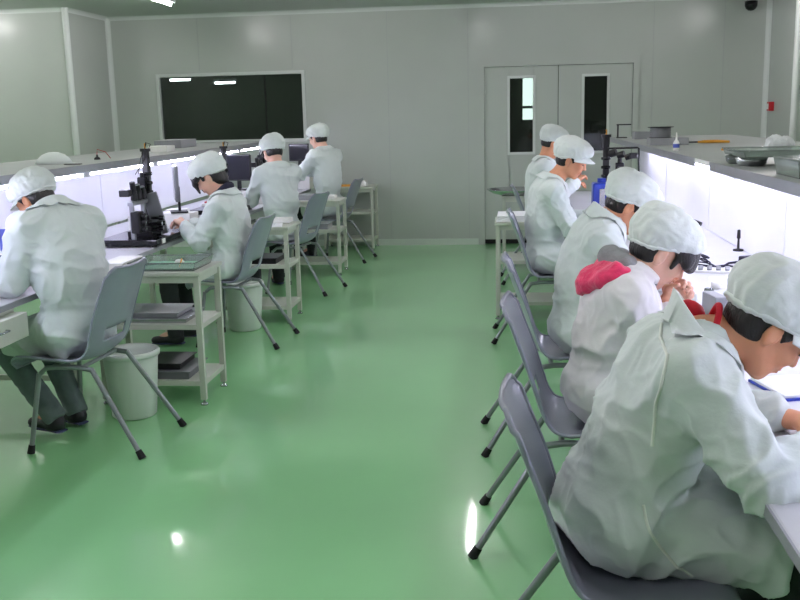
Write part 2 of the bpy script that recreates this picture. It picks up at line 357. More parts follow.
# ------------------------------------------------------------------ chairs
def catmull(P, n):
    P = [np.array(p, float) for p in P]; P = [2*P[0]-P[1]]+P+[2*P[-1]-P[-2]]; out = []
    segs = len(P)-3
    for k in range(n+1):
        t = k/n*segs; i = min(int(t), segs-1); u = t-i; a, b, c, d = P[i:i+4]
        out.append(.5*((2*b)+(-a+c)*u+(2*a-5*b+4*c-d)*u*u+(-a+3*b-3*c+d)*u**3))
    return out
def make_chair():
    e = empty('stacking_chair', (0,0,0), 0, 'x', 'chair', None)
    prof = catmull([(.535,.405), (.515,.438), (.44,.447), (.33,.438), (.22,.436), (.155,.452), (.115,.50), (.09,.57), (.058,.67), (.02,.77), (-.014,.86), (-.028,.888)], 64)
    wid = catmull([(.165,), (.205,), (.222,), (.226,), (.222,), (.212,), (.205,), (.21,), (.214,), (.210,), (.198,), (.15,)], 64)
    NV = 28; vs = []; hole = []
    for i in range(65):
        t = i/64
        tx, tz = (prof[min(i+1, 64)]-prof[max(i-1, 0)]); L = math.hypot(tx, tz); nx, nz = tz/L, -tx/L   # points up/forward
        if nz < 0 and t < .4: nx, nz = -nx, -nz
        if t >= .4 and nx < 0: nx, nz = -nx, -nz
        for j in range(NV+1):
            s = -1+2*j/NV
            lift = .028*abs(s)**3.2 if t < .35 else .024*abs(s)**2.4
            if t < .12: lift *= t/.12
            if t > .9: lift *= .7
            vs.append((prof[i][0]+nx*lift, s*float(wid[i][0]), prof[i][1]+nz*lift))
    fs = []
    for i in range(64):
        for j in range(NV):
            s = -1+2*(j+.5)/NV
            z = prof[i][1]
            if i > 30 and .525 < z < .575 and abs(s) < .5: continue
            fs.append((i*(NV+1)+j, i*(NV+1)+j+1, (i+1)*(NV+1)+j+1, (i+1)*(NV+1)+j))
    me = bpy.data.meshes.new('seat_shell'); me.from_pydata([tuple(map(float, v)) for v in vs], [], fs); me.materials.append(M['chair'])
    me.polygons.foreach_set('use_smooth', [True]*len(fs)); me.update()
    tmp = bpy.data.objects.new('tmp', me); COL.objects.link(tmp)
    so = tmp.modifiers.new('s', 'SOLIDIFY'); so.thickness = .006; so.offset = 0
    dg = bpy.context.evaluated_depsgraph_get(); me2 = bpy.data.meshes.new_from_object(tmp.evaluated_get(dg)); bpy.data.objects.remove(tmp)
    b = B(); b.v = [tuple(v.co) for v in me2.vertices]; b.f = [tuple(p.vertices) for p in me2.polygons]; b.sm = [True]*len(b.f)
    W = NV+1
    border = [vs[j] for j in range(W)]+[vs[i*W+NV] for i in range(1, 65)]+[vs[64*W+j] for j in range(NV-1, -1, -1)]+[vs[i*W] for i in range(63, 0, -1)]
    b.tube(border, .0075, 8, closed=True)
    sh = b.build('seat_shell', 'chair', e)
    fr = B()
    for s in (-1, 1):
        fr.tube([(.40, s*.185, .385), (.37, s*.178, .412), (.30, s*.175, .418), (.20, s*.175, .418), (.13, s*.18, .408)], .0125, 10)
    fr.tube([(.34, -.176, .418), (.34, .176, .418)], .011, 8); fr.tube([(.19, -.176, .418), (.19, .176, .418)], .011, 8)
    fr.build('seat_frame', 'chair_leg', e)
    for s in (-1, 1):
        for top, foot in (((.405, s*.187, .388), (.455, s*.238, .012)), ((.135, s*.181, .412), (-.115, s*.240, .012))):
            lg = B().tube([top, foot], .0125, 10).build('leg', 'chair_leg', e)
            d = (Vector(foot)-Vector(top)).normalized()
            fo = Vector(foot)
            B().tube([fo-d*.03, fo-d*.005, (fo.x+d.x*.012, fo.y+d.y*.012, .0)], .016, 12, rs=[.0155, .0175, .019]).build('rubber_foot', 'rubber', lg)
    return e
chair0 = make_chair(); first = [True]
def put_chair(x, y, rz, label):
    c = chair0 if first[0] else copy_tree(chair0); first[0] = False
    c.location = (x, y, 0); c.rotation_euler.z = rz; c['label'] = label; c['group'] = 'grey plastic stacking chairs'
    return c
put_chair(.005, 2.24, rad(-1), 'grey plastic chair nearest the camera on the right, under the worker in the foreground')
put_chair(-.005, 3.41, math.radians(-3), 'grey plastic chair under the worker with the pink hood')
put_chair(-.01, 4.45, math.radians(2), 'grey plastic chair under the bent worker third from the front on the right')
put_chair(.0, 6.65, 0, 'grey plastic chair of the worker in the peaked cap by the blue microscope')
put_chair(.03, 8.95, math.radians(3), 'farthest grey plastic chair on the right, beside the steel dish')
put_chair(-1.83, 4.34, PI-math.radians(4), 'grey plastic chair nearest the camera on the left, in front of the white bin')
put_chair(-1.70, 6.47, PI-math.radians(4), 'grey plastic chair under the dark-haired woman on the left')
put_chair(-1.70, 8.42, PI-math.radians(12), 'grey plastic chair third from the front on the left, beside a white cart')
put_chair(-1.66, 10.3, PI-math.radians(6), 'farthest grey plastic chair on the left, in front of the wall table')

# ------------------------------------------------------------------ carts
def make_cart(lx, ly):
    e = empty('shelf_cart', (0,0,0), 0, 'x', 'cart')
    for x in (-lx/2, lx/2):
        for y in (-ly/2, ly/2):
            sx = -1 if x > 0 else 1; sy = -1 if y > 0 else 1
            lg = B().box(min(x, x+.032*sx), min(y, y+.032*sy), .03, max(x, x+.032*sx), max(y, y+.032*sy), .73, .002).build('leg', 'cream', e)
            B().lathe([(0, 0), (.02, 0), (.022, .006), (.014, .014), (.006, .016), (.006, .03), (0, .03)], (x+.016*sx, y+.016*sy, 0), 14).build('levelling_foot', 'steel', lg)
    B().box(-lx/2-.008, -ly/2-.008, .728, lx/2+.008, ly/2+.008, .75, .003).box(-lx/2+.01, -ly/2+.01, .69, lx/2-.01, ly/2-.01, .728).build('top_shelf', 'cream', e)
    for z, nm in ((.43, 'middle_shelf'), (.11, 'lower_shelf')):
        B().box(-lx/2+.004, -ly/2+.004, z, lx/2-.004, ly/2-.004, z+.028, .002).build(nm, 'cream', e)
    return e
cart0 = make_cart(.60, .40); cf = [True]
def put_cart(x, y, label, rz=0):
    c = cart0 if cf[0] else copy_tree(cart0); cf[0] = False
    c.location = (x, y, 0); c.rotation_euler.z = rz; c['label'] = label; c['group'] = 'cream three-tier side carts'; return c
put_cart(-1.985, 5.13, 'cream three-tier cart nearest the camera on the left, green tray on top')
put_cart(-1.985, 7.23, 'cream three-tier cart behind the dark-haired woman, sheets of paper on top')
put_cart(-1.985, 9.46, 'cream three-tier cart between the third and fourth workers on the left')
put_cart(.185, 7.40, 'cream three-tier cart on the right with a stack of white boards on top')
put_cart(-1.90, 11.22, 'cream three-tier table standing against the back wall on the left')
put_cart(.215, 9.72, 'cream three-tier cart at the back right carrying the steel dish')

# bins
def make_bin(x, y, label):
    r0, r1, h = .118, .148, .36
    e = empty('waste_bin', (x, y, 0), 0, label, 'bin', 'white plastic waste bins')
    B().lathe([(0, .0), (r0-.008, 0), (r0, .008), (r1-.004, h-.03), (r1-.004, h), (r1-.008, h), (r1-.012, h-.03), (r0-.006, .012), (0, .01)], n=40).build('bucket', 'bin', e)
    B().lathe([(r1-.006, h-.028), (r1+.006, h-.026), (r1+.008, h-.004), (r1+.002, h+.003), (r1-.009, h+.002)], n=40).build('rim', 'bin', e)
make_bin(-2.03, 4.755, 'white plastic bin nearest the camera, behind the left foreground chair')
make_bin(-2.0, 6.86, 'white plastic bin behind the chair of the dark-haired woman')

# ------------------------------------------------------------------ SDF figures
_rng = np.random.RandomState(3); _perm = np.concatenate([_rng.permutation(256)]*3); _grad = _rng.normal(size=(256, 3)); _grad /= np.linalg.norm(_grad, axis=1)[:, None]
def pnoise(p):
    i = np.floor(p).astype(int); f = p-i; u = f*f*f*(f*(f*6-15)+10); i &= 255
    r = 0
    for a in (0, 1):
        for b in (0, 1):
            for c in (0, 1):
                h = _perm[_perm[_perm[(i[:, 0]+a) & 255]+((i[:, 1]+b) & 255)]+((i[:, 2]+c) & 255)]
                d = ((f-np.array((a, b, c)))*_grad[h]).sum(1)
                r = r+d*(u[:, 0] if a else 1-u[:, 0])*(u[:, 1] if b else 1-u[:, 1])*(u[:, 2] if c else 1-u[:, 2])
    return r*1.6
A = lambda *v: np.array(v if len(v) > 1 else v[0], float)
def nrm(v): v = A(v); return v/np.linalg.norm(v)
class Vol:
    def __init__(s, lo, hi, v):
        s.lo = A(lo); s.v = v; s.n = np.ceil((A(hi)-s.lo)/v).astype(int)+1; s.f = np.full(tuple(s.n), .15, np.float32)
    def op(s, fn, lo, hi, k=.01, mode='u'):
        m = k+3*s.v
        a = np.maximum(0, np.floor((A(lo)-m-s.lo)/s.v).astype(int)); b = np.minimum(s.n, np.ceil((A(hi)+m-s.lo)/s.v).astype(int)+1)
        if (b <= a).any(): return s
        ax = [(s.lo[i]+np.arange(a[i], b[i])*s.v).astype(np.float32) for i in range(3)]
        X, Y, Z = ax[0][:, None, None], ax[1][None, :, None], ax[2][None, None, :]
        d = fn(X, Y, Z).astype(np.float32); w = s.f[a[0]:b[0], a[1]:b[1], a[2]:b[2]]
        if mode == 'u':
            h = np.maximum(k-np.abs(w-d), 0)/k; w[...] = np.minimum(w, d)-h*h*k*.25
        elif mode == 's':
            d = -d; h = np.maximum(k-np.abs(w-d), 0)/k; w[...] = np.maximum(w, d)+h*h*k*.25
        return s
    def cone(s, p0, p1, r0, r1=None, k=.01, mode='u', flat=1, fdir=None):
        """tapered capsule; flat<1 squashes it along fdir"""
        p0 = A(p0); p1 = A(p1); r1 = r0 if r1 is None else r1; d = p1-p0; L2 = max(float(d@d), 1e-9); R = max(r0, r1)
        if fdir is not None:
            n = nrm(fdir)
        def fn(X, Y, Z):
            x, y, z = X-p0[0], Y-p0[1], Z-p0[2]
            t = np.clip((x*d[0]+y*d[1]+z*d[2])/L2, 0, 1)
            x, y, z = x-t*d[0], y-t*d[1], z-t*d[2]
            q = x*x+y*y+z*z
            if fdir is not None and flat != 1:
                c = x*n[0]+y*n[1]+z*n[2]; q = q+c*c*(1/flat**2-1)
                rr = r0+t*(r1-r0); l = np.sqrt(q); return (l-rr)*(flat+(1-flat)*.5)
            return np.sqrt(q)-(r0+t*(r1-r0))
        return s.op(fn, np.minimum(p0, p1)-R, np.maximum(p0, p1)+R, k, mode)
    def ell(s, c, r, R=None, k=.01, mode='u'):
        c = A(c); r = A(r); R = np.eye(3) if R is None else A(R); m = r.max()
        def fn(X, Y, Z):
            x, y, z = X-c[0], Y-c[1], Z-c[2]
            u = [(x*R[0][i]+y*R[1][i]+z*R[2][i]) for i in range(3)]
            k0 = np.sqrt(sum((u[i]/r[i])**2 for i in range(3))); k1 = np.sqrt(sum((u[i]/r[i]**2)**2 for i in range(3)))+1e-9
            return k0*(k0-1)/k1
        return s.op(fn, c-m, c+m, k, mode)
    def cut(s, p, n, k=.008, mode='s', lo=None, hi=None):
        """remove the half space on the side the normal points to"""
        p = A(p); n = nrm(n)
        fn = lambda X, Y, Z: -((X-p[0])*n[0]+(Y-p[1])*n[1]+(Z-p[2])*n[2])
        return s.op(fn, s.lo if lo is None else lo, s.lo+s.n*s.v if hi is None else hi, k, mode)
    def mesh(s, name, m, parent=None, disp=None, smooth=1):
        g = vdb.FloatGrid(); g.background = .15; g.copyFromArray(s.f); g.transform = vdb.createLinearTransform(s.v)
        P, Q = g.convertToQuads(0.0); P = np.asarray(P, float)+s.lo; Q = np.asarray(Q)
        vol = np.einsum('ij,ij->i', P[Q[:, 0]], np.cross(P[Q[:, 1]], P[Q[:, 2]])).sum()
        if vol < 0: Q = Q[:, ::-1]
        for _ in range(smooth):
            S = np.zeros_like(P); C = np.zeros(len(P))
            for a in range(4):
                b = (a+1) % 4
                for c in range(3):
                    S[:, c] += np.bincount(Q[:, a], P[Q[:, b], c], len(P))+np.bincount(Q[:, b], P[Q[:, a], c], len(P))
                C += np.bincount(Q[:, a], minlength=len(P))+np.bincount(Q[:, b], minlength=len(P))
            P = P*.4+.6*S/np.maximum(C, 1)[:, None]
        if disp is not None:
            fnm = np.cross(P[Q[:, 2]]-P[Q[:, 0]], P[Q[:, 3]]-P[Q[:, 1]]); N = np.zeros_like(P)
            for a in range(4):
                for c in range(3): N[:, c] += np.bincount(Q[:, a], fnm[:, c], len(P))
            N /= np.linalg.norm(N, axis=1)[:, None]+1e-12
            P = P+N*disp(P)[:, None]
        me = bpy.data.meshes.new(name); me.from_pydata(P.tolist(), [], Q.tolist()); me.polygons.foreach_set('use_smooth', [True]*len(Q))
        me.materials.append(M[m]); me.update()
        o = bpy.data.objects.new(name, me); COL.objects.link(o)
        if parent: o.parent = parent
        return o
def ik(a, c, l1, l2, hint):
    a, c = A(a), A(c); d = c-a; L = np.linalg.norm(d); L = min(L, (l1+l2)*.995); u = nrm(d); x = (l1*l1-l2*l2+L*L)/(2*L); h = math.sqrt(max(l1*l1-x*x, 0))
    hint = A(hint); hint = nrm(hint-u*(hint@u)); return a+u*x+hint*h
def hand(V, w, d, pn, side, curl=1.0, k=.006):
    """w wrist, d direction, pn palm normal (facing), side=+1 left hand"""
    d = nrm(d); pn = nrm(A(pn)-d*(A(pn)@d)); s = np.cross(pn, d)*side      # s points to the thumb side
    V.cone(w, w+d*.03, .026, .03, k=.015, flat=.7, fdir=pn)
    V.cone(w+d*.035-s*.016, w+d*.078-s*.022, .02, .017, k=.012, flat=.75, fdir=pn); V.cone(w+d*.035+s*.012, w+d*.08+s*.02, .022, .017, k=.012, flat=.75, fdir=pn)
    for i, (o, L) in enumerate(((.028, .07), (.009, .078), (-.011, .072), (-.03, .057))):
        p = w+d*(.078-.004*abs(i-1))+s*o; a = 0; seg = (L*.45, L*.32, L*.25); r = .0095 if i < 3 else .0085
        for j, l in enumerate(seg):
            a += math.radians((22, 34, 26)[j]*curl+i*3)
            q = p+(d*math.cos(a)+pn*math.sin(a))*l; V.cone(p, q, r-.0008*j, r-.0008*(j+1), k=.004); p = q
    p = w+d*.02+s*.024
    for l, (x, y, z), r in ((.04, (.62, .62, .35), .0125), (.032, (.85, .25, .45), .0105), (.026, (.9, -.1, .45), .0095)):
        q = p+nrm(d*x+s*y+pn*z*curl)*l; V.cone(p, q, r, r-.001, k=.006); p = q
def person(label, loc, yaw, J, skin='skin', coat='coat', trous='trousers_dark', hair='short', hood=None, collar=True, vb=.0055, vc=.0075, seed=0, under=None, visor=True, seam=False, hdim=1.0, wr_amp=1.0, cap_puff=1.0):
    """J joints in the local frame (facing +x, left = +y): pel, chest, neck, head, hp (head pitch down deg), hy, hr; hl, hr hands"""
    rng = np.random.RandomState(seed)
    pel, chest, neck, head = A(J['pel']), A(J['chest']), A(J['neck']), A(J['head'])
    hdim = J.get('hs', hdim); hp, hy = math.radians(J.get('hp', 30)), math.radians(J.get('hy', 0))
    up_t = nrm(neck-chest*.6-pel*.4); side = A(0, 1, 0)
    tw = math.radians(J.get('twist', 0)); side = A(-math.sin(tw), math.cos(tw), 0)
    sw = J.get('sw', .175)
    shc = neck-nrm(neck-chest)*.085+A(J.get('shoff', (0, 0, 0)))
    SH = {1: shc+side*sw+A(0, 0, J.get('shl', 0)), -1: shc-side*sw+A(0, 0, J.get('shr', 0))}
    HD = {1: A(J['hl']), -1: A(J['hr'])}
    EL = {s: ik(SH[s], HD[s], .27, .245, J.get('el_l' if s == 1 else 'el_r', (-.1, .35*s, -.9))) for s in (1, -1)}
    KN = {1: A(J.get('kl', (.42, .11, .50))), -1: A(J.get('kr', (.42, -.11, .50)))}
    AN = {1: A(J.get('al', (.38, .12, .09))), -1: A(J.get('ar', (.38, -.12, .09)))}
    hips = {s: pel+A(0, .085*s, 0) for s in (1, -1)}
    fx = A(math.cos(hp)*math.cos(hy), math.cos(hp)*math.sin(hy), -math.sin(hp)); hsd = A(-math.sin(hy), math.cos(hy), 0)
    ht = math.radians(J.get('ht', 0)); fu = np.cross(fx, hsd); hsd, fu = hsd*math.cos(ht)+fu*math.sin(ht), fu*math.cos(ht)-hsd*math.sin(ht)
    R = np.stack([fx, hsd, fu], 1)
    H = lambda x, y, z: head+R@(A(x, y, z)*hdim)
    lo = np.minimum.reduce([pel-.2, head-.25, HD[1]-.2, HD[-1]-.2, KN[1]-.12, KN[-1]-.12, EL[1]-.1, EL[-1]-.1]); hi = np.maximum.reduce([pel+.2, head+.25, HD[1]+.2, HD[-1]+.2, KN[1]+.12, KN[-1]+.12, EL[1]+.1, EL[-1]+.1]); lo[2] = max(0.0, min(AN[1][2], AN[-1][2])-.1)
    # ---- body: one continuous skin surface
    V = Vol(lo, hi, vb)
    V.ell(H(-.008, 0, .03), A(.098, .076, .098)*hdim, R, k=.02)
    V.ell(H(.03, 0, -.035), A(.06, .057, .075)*hdim, R, k=.03)
    V.cone(H(.045, 0, -.085), H(.063, 0, -.098), .026, .017, k=.025)
    for s in (1, -1):
        V.cone(H(-.005, .052*s, -.05), H(.045, .03*s, -.088), .02, .016, k=.03)
        V.ell(H(.062, .036*s, -.025), A(.026, .024, .024), R, k=.02)
        V.ell(H(.086, .031*s, .006), A(.012, .018, .011), R, k=.012, mode='s')
        V.ell(H(.075, .031*s, .004), A(.0135, .0145, .0115), R, k=.004)
        V.ell(H(-.008, .080*s, -.012), A(.020, .011, .033), R, k=.004)
        V.ell(H(-.003, .092*s, -.009), A(.011, .007, .021), R, k=.003, mode='s')
    V.cone(H(.086, .03, .022), H(.086, -.03, .022), .009, k=.02)
    V.cone(H(.09, 0, .008), H(.106, 0, -.026), .008, .010, k=.012); V.cone(H(.09, .010, -.03), H(.09, -.010, -.03), .010, k=.008)
    V.cone(H(.083, -.018, -.054), H(.083, .018, -.054), .0075, k=.008); V.cone(H(.082, -.014, -.066), H(.082, .014, -.066), .0075, k=.006)
    V.cone(neck-nrm(neck-chest)*.05, H(-.03, 0, -.05), .058, .052, k=.03)
    V.cone(pel, chest, .09, .10, k=.05, flat=.8, fdir=(1,0,0)); V.cone(chest, neck-nrm(neck-chest)*.03, .10, .06, k=.05)
    for s in (1, -1):
        V.cone(shc, SH[s], .055, .05, k=.04)
        V.cone(SH[s], EL[s], .048, .038, k=.02); V.cone(EL[s], HD[s], .038, .025, k=.015)
        hd = J.get('dl' if s == 1 else 'dr'); hd = nrm(HD[s]-EL[s]) if hd is None else nrm(hd)
        hand(V, HD[s], hd, J.get('pl' if s == 1 else 'pr', (0, 0, -1)), s, J.get('curl', 1))
        V.cone(hips[s], KN[s], .07, .052, k=.04); V.cone(KN[s], AN[s], .05, .036, k=.02); V.cone(AN[s], AN[s]+A(.1, 0, -.04), .035, .028, k=.02)
    body = V.mesh('person', skin, None)
    body.location = loc; body.rotation_euler.z = yaw; tag(body, label, 'person')
    # ---- eyes, lips, brows
    for s in (1, -1):
        b = B(); b.tube([H(.0885+.0, .019*s, .0005), H(.0905, .031*s, -.002), H(.086, .043*s, .001)], .0026, 6); b.build('eyelashes', 'hair', body)
        b = B(); b.tube([H(.0945, .016*s, .027), H(.094, .03*s, .030), H(.083, .048*s, .026)], .0032, 6, rs=[.0032, .0036, .002]); b.build('eyebrow', 'hair', body)
    b = B(); b.tube([H(.087, -.02, -.060), H(.0925, -.006, -.057), H(.0925, .006, -.057), H(.087, .02, -.060)], .003, 8, rs=[.001, .0038, .0038, .001]); b.tube([H(.087, -.017, -.0615), H(.0925, 0, -.066), H(.087, .017, -.0615)], .004, 8, rs=[.001, .0045, .001]); b.build('lips', 'lip', body)
    # ---- hair
    hl_ = head-.17; hh_ = head+.17
    if hair == 'long': hl_ = hl_-A(.05, .05, .1)
    V = Vol(hl_, hh_, .0045)
    V.ell(H(-.012, 0, .03), A(.103, .082, .103)*hdim, R, k=.01)
    V.ell(H(-.03, 0, -.02), A(.078, .076, .07)*hdim, R, k=.02)
    V.ell(H(.085, 0, -.03), A(.085, .09, .082)*hdim, R, k=.01, mode='s')
    for s in (1, -1): V.ell(H(.0, .085*s, -.02), A(.026, .022, .03), R, k=.01, mode='s')
    if hair == 'short': V.cut(H(-.08, 0, -.068), R@A(.2, 0, -1))
    if hair == 'bangs':
        V.ell(H(.062, 0, .035), A(.060, .080, .062), R, k=.01); V.cut(H(.10, 0, .005), R@A(-.5, 0, -1), lo=H(.10, 0, .03)-.09, hi=H(.10, 0, .03)+.09)
        V.cut(H(-.08, 0, -.07), R@A(.2, 0, -1))
        for s in (1, -1): V.cone(H(.015, .076*s, .055), H(.075, .062*s, .028), .022, .022, k=.015)
        for i in range(9):
            y = -.07+.0175*i; c = 1-(y/.085)**2
            V.cone(H(.04+.045*c, y*.9, .075), H(.066+.050*c, y*1.02, .016-.006*math.sin(i*2.1)), .021, .015, k=.012)
        for s in (1, -1): V.cone(H(.045, .07*s, .05), H(.045, .078*s, -.02), .016, .007, k=.012)
    if hair == 'long':
        V.ell(H(.058, 0, .035), A(.058, .080, .062), R, k=.01); V.cut(H(.10, 0, .015), R@A(-.7, 0, -1), lo=H(.10, 0, .03)-.09, hi=H(.10, 0, .03)+.09)
        for s in (1, -1):
            V.cone(H(.02, .078*s, .06), H(.03, .080*s, .0), .018, .010, k=.012); V.cone(H(.015, .076*s, .055), H(.075, .062*s, .030), .020, .020, k=.015)
            V.cone(H(.085, .03*s, .065), H(.103, .052*s, .01), .022, .017, k=.015); V.cone(H(.103, .052*s, .01), H(.09, .062*s, -.03)+A(0, 0, -.03), .017, .007, k=.015)
        V.ell(H(-.055, 0, -.055), A(.055, .062, .06), R, k=.02)
    V.mesh('hair', 'hair', body, disp=lambda P: .0016*pnoise((P-head)@R*A(40, 90, 18)), smooth=0)
    # ---- cap with soft crown, band and peak
    V = Vol(head-.2, head+.2, .005)
    cpf = cap_puff
    V.ell(H(-.016, 0, .072), A(.134, .108, .082*cpf)*hdim, R, k=.01)
    V.ell(H(-.045, 0, .045), A(.108, .104, .085*cpf)*hdim, R, k=.03)
    V.ell(H(.015, 0, .04), A(.103, .094, .06)*hdim, R, k=.02)
    ct_ = J.get('ct', .42); V.cut(H(0, 0, .018), R@A(ct_, 0, -1), k=.012)
    def cd(P):
        q = (P-head)@R
        a = np.arctan2(q[:, 1], q[:, 0]+.01); low = np.clip((.085-q[:, 2])/.05, 0, 1)
        return .0012*np.sin(a*22+4*pnoise(q*14+seed))*low+.007*pnoise(q*15+seed*3.1)+.0035*(1-2*np.abs(pnoise(q*24+seed)))
    cap = V.mesh('cap', 'cap', body, disp=cd)
    # band tube around the hem
    from mathutils.bvhtree import BVHTree
    cbv = BVHTree.FromPolygons([v.co for v in cap.data.vertices], [p.vertices for p in cap.data.polygons])
    ring = []
    for a in np.linspace(0, 2*PI, 49)[:-1]:
        x, y = .118*math.cos(a)-.020, .092*math.sin(a); ring.append(tuple(cbv.find_nearest(Vector(H(x, y, .018+ct_*x+.012)))[0]))
    B().tube(ring, .006, 8, closed=True).build('cap_band', 'cap', cap)
    if visor:
        n = 22; m = 6; vs = []; fs = []
        for i in range(n+1):
            a = math.radians(-72+144*i/n)
            for j in range(m+1):
                t = j/m; ext = .062*math.cos(a*.85)**.7*t
                x = (.102+ext)*math.cos(a)-.012; y = (.090+ext*.45)*math.sin(a)
                z = .018+ct_*(.098*math.cos(a)-.012)-.28*ext-.2*abs(y)*t*.5+.004
                vs.append(H(x, y, z))
        for i in range(n):
            for j in range(m): fs.append((i*(m+1)+j, i*(m+1)+j+1, (i+1)*(m+1)+j+1, (i+1)*(m+1)+j))
        o2 = len(vs); vs += [v-R@A(0, 0, .004) for v in vs]; fs += [tuple(k+o2 for k in f[::-1]) for f in fs]
        W_ = m+1; loop = [i*W_ for i in range(n+1)]+[n*W_+j for j in range(1, m+1)]+[i*W_+m for i in range(n-1, -1, -1)]+[j for j in range(m-1, 0, -1)]
        fs += [(loop[q], loop[(q+1) % len(loop)], loop[(q+1) % len(loop)]+o2, loop[q]+o2) for q in range(len(loop))]
        B().add(vs, fs, True).build('cap_peak', 'cap', cap)
    # ---- trousers and shoes
    lo2 = np.minimum.reduce([pel-.18, KN[1]-.12, KN[-1]-.12, AN[1]-.14, AN[-1]-.14]); hi2 = np.maximum.reduce([pel+.18, KN[1]+.12, KN[-1]+.12, AN[1]+.12, AN[-1]+.12])
    V = Vol(lo2, hi2, .009); V.ell(pel, (.12, .16, .1), k=.03)
    for s in (1, -1):
        V.cone(hips[s], KN[s], .082, .068, k=.03); V.cone(KN[s], AN[s]-nrm(KN[s]-AN[s])*.05, .066, .056, k=.015)
        V.cut(AN[s]-nrm(KN[s]-AN[s])*.035, AN[s]-KN[s], lo=AN[s]-.12, hi=AN[s]+.1)
    V.mesh('trousers', trous, body, disp=lambda P: .007*np.abs(pnoise(P*A(9, 12, 17)+seed))-.002)
    for s in (1, -1):
        fz = AN[s][2]-.085; f0 = A(AN[s][0]-.045, AN[s][1], 0); fdir = A(1, J.get('toe', .12)*s, 0)
        tip = J.get('tip', 0.0)
        V = Vol(f0+A(-.1, -.1, max(0, fz)-.0), f0+A(.34, .12, fz+.22), .007)
        base = f0+A(0, 0, fz)
        V.ell(base+A(.05, 0, .045), (.06, .042, .05), k=.02); V.cone(base+A(.03, 0, .04), base+A(.05, 0, .095), .042, .038, k=.02)
        V.cone(base+A(.06, 0, .038)+fdir*.0, base+A(.06, 0, .030)+fdir*.13, .042, .034, k=.02, flat=.8, fdir=(0,0,1))
        V.cut(base+A(0, 0, .008), (0, 0, -1), k=.004)
        sh = V.mesh('shoe', 'shoe', body)
        B().tube([base+A(-.01, 0, .011), base+A(.06, 0, .010), base+A(.06, 0, .010)+fdir*.08, base+A(.06, 0, .010)+fdir*.155], .03, 12, rs=[.035, .038, .043, .022]).build('sole', 'shoe_sole', sh)
        so = children(sh)[0]
        # flatten sole
        co = np.empty(len(so.data.vertices)*3); so.data.vertices.foreach_get('co', co); co = co.reshape(-1, 3); co[:, 2] = base[2]+.009+(co[:, 2]-base[2]-.009)*.22; so.data.vertices.foreach_set('co', co.ravel())
    # ---- coat
    lo3 = np.minimum.reduce([pel-A(.25, .3, .22), SH[1]-.14, SH[-1]-.14, EL[1]-.14, EL[-1]-.14, HD[1]-.1, HD[-1]-.1]); hi3 = np.maximum.reduce([pel+A(.45, .3, .2), neck+.15, SH[1]+.14, SH[-1]+.14, EL[1]+.14, EL[-1]+.14, HD[1]+.1, HD[-1]+.1])
    V = Vol(lo3, hi3, vc); cs = J.get('fat', 1.0)
    mid = J.get('mid'); mid = (pel*.5+chest*.5+A(-.02, 0, 0)) if mid is None else A(mid)
    Rt = np.stack([np.cross(side, nrm(neck-pel)), side, nrm(neck-pel)], 1)
    V.ell(pel+A(0, 0, .02), A(.155, .195, .13)*cs, k=.05)
    V.ell(mid, A(.135, .18, .19)*cs, Rt, k=.08)
    V.ell(chest, A(.125, .18, .15)*cs, Rt, k=.08)
    nb_ = neck-nrm(neck-chest)*.04
    V.cone(shc-nrm(neck-chest)*.01, nb_, .09, .07, k=.05)
    for s in (1, -1): V.cone(nb_+side*s*.03, SH[s]-side*s*.03, .062, .055, k=.06)
    skirt = J.get('skirt', .26)
    for s in (1, -1):
        V.cone(shc+side*s*.04, SH[s], .082, .07, k=.05)
        V.cone(SH[s], EL[s], .074*cs, .064*cs, k=.035)
        wv = HD[s]-nrm(HD[s]-EL[s])*.005
        V.cone(EL[s], wv-nrm(HD[s]-EL[s])*.05, .064*cs, .050, k=.02); V.cone(wv-nrm(HD[s]-EL[s])*.06, wv, .048, .034, k=.015)
        V.cut(wv, HD[s]-EL[s], k=.004, lo=wv-.06, hi=wv+.06)
        dk = nrm(KN[s]-hips[s]); e_k = hips[s]+dk*skirt
        V.cone(hips[s]+A(0, 0, .01), e_k, .105, .098, k=.04)
        V.cut(e_k, dk, k=.01, lo=e_k-.0-A(.02, .11, .13), hi=e_k+A(.13, .11, .13)) if J.get('cutskirt', 1) else None
    dk = nrm((KN[1]+KN[-1])/2-pel)
    V.cone(pel+dk*.05+A(0, 0, .045), pel+dk*(skirt-.03)+A(0, 0, .035), .06, .055, k=.06)
    if J.get('drop', 0):
        V.cone(pel+A(-.06, -.12, -.02), pel+A(-.05, -.13, -J['drop']), .09, .05, k=.06, flat=.5, fdir=(0,1,0))
        V.cone(pel+A(-.06, .12, -.02), pel+A(-.05, .13, -J['drop']), .09, .05, k=.06, flat=.5, fdir=(0,1,0))
    V.cut((0, 0, J.get('hem', .455)), (0, 0, -1), k=.01)
    # neck opening
    nd = nrm(H(-.03, 0, -.05)-neck)
    V.cone(neck-nd*.01, neck+nd*.12, .062, .075, k=.01, mode='s')
    sa = wr_amp
    ejs = [(EL[s], nrm(EL[s]-SH[s]), .15, .009) for s in (1, -1)]+[(SH[s]*.75+chest*.25, nrm(EL[s]-SH[s]), .13, .007) for s in (1, -1)]+[((pel+mid)/2+A(.06, 0, 0), nrm(mid-pel), .22, .010)]+[((HD[s]*.8+EL[s]*.2), nrm(HD[s]-EL[s]), .09, .005) for s in (1, -1)]
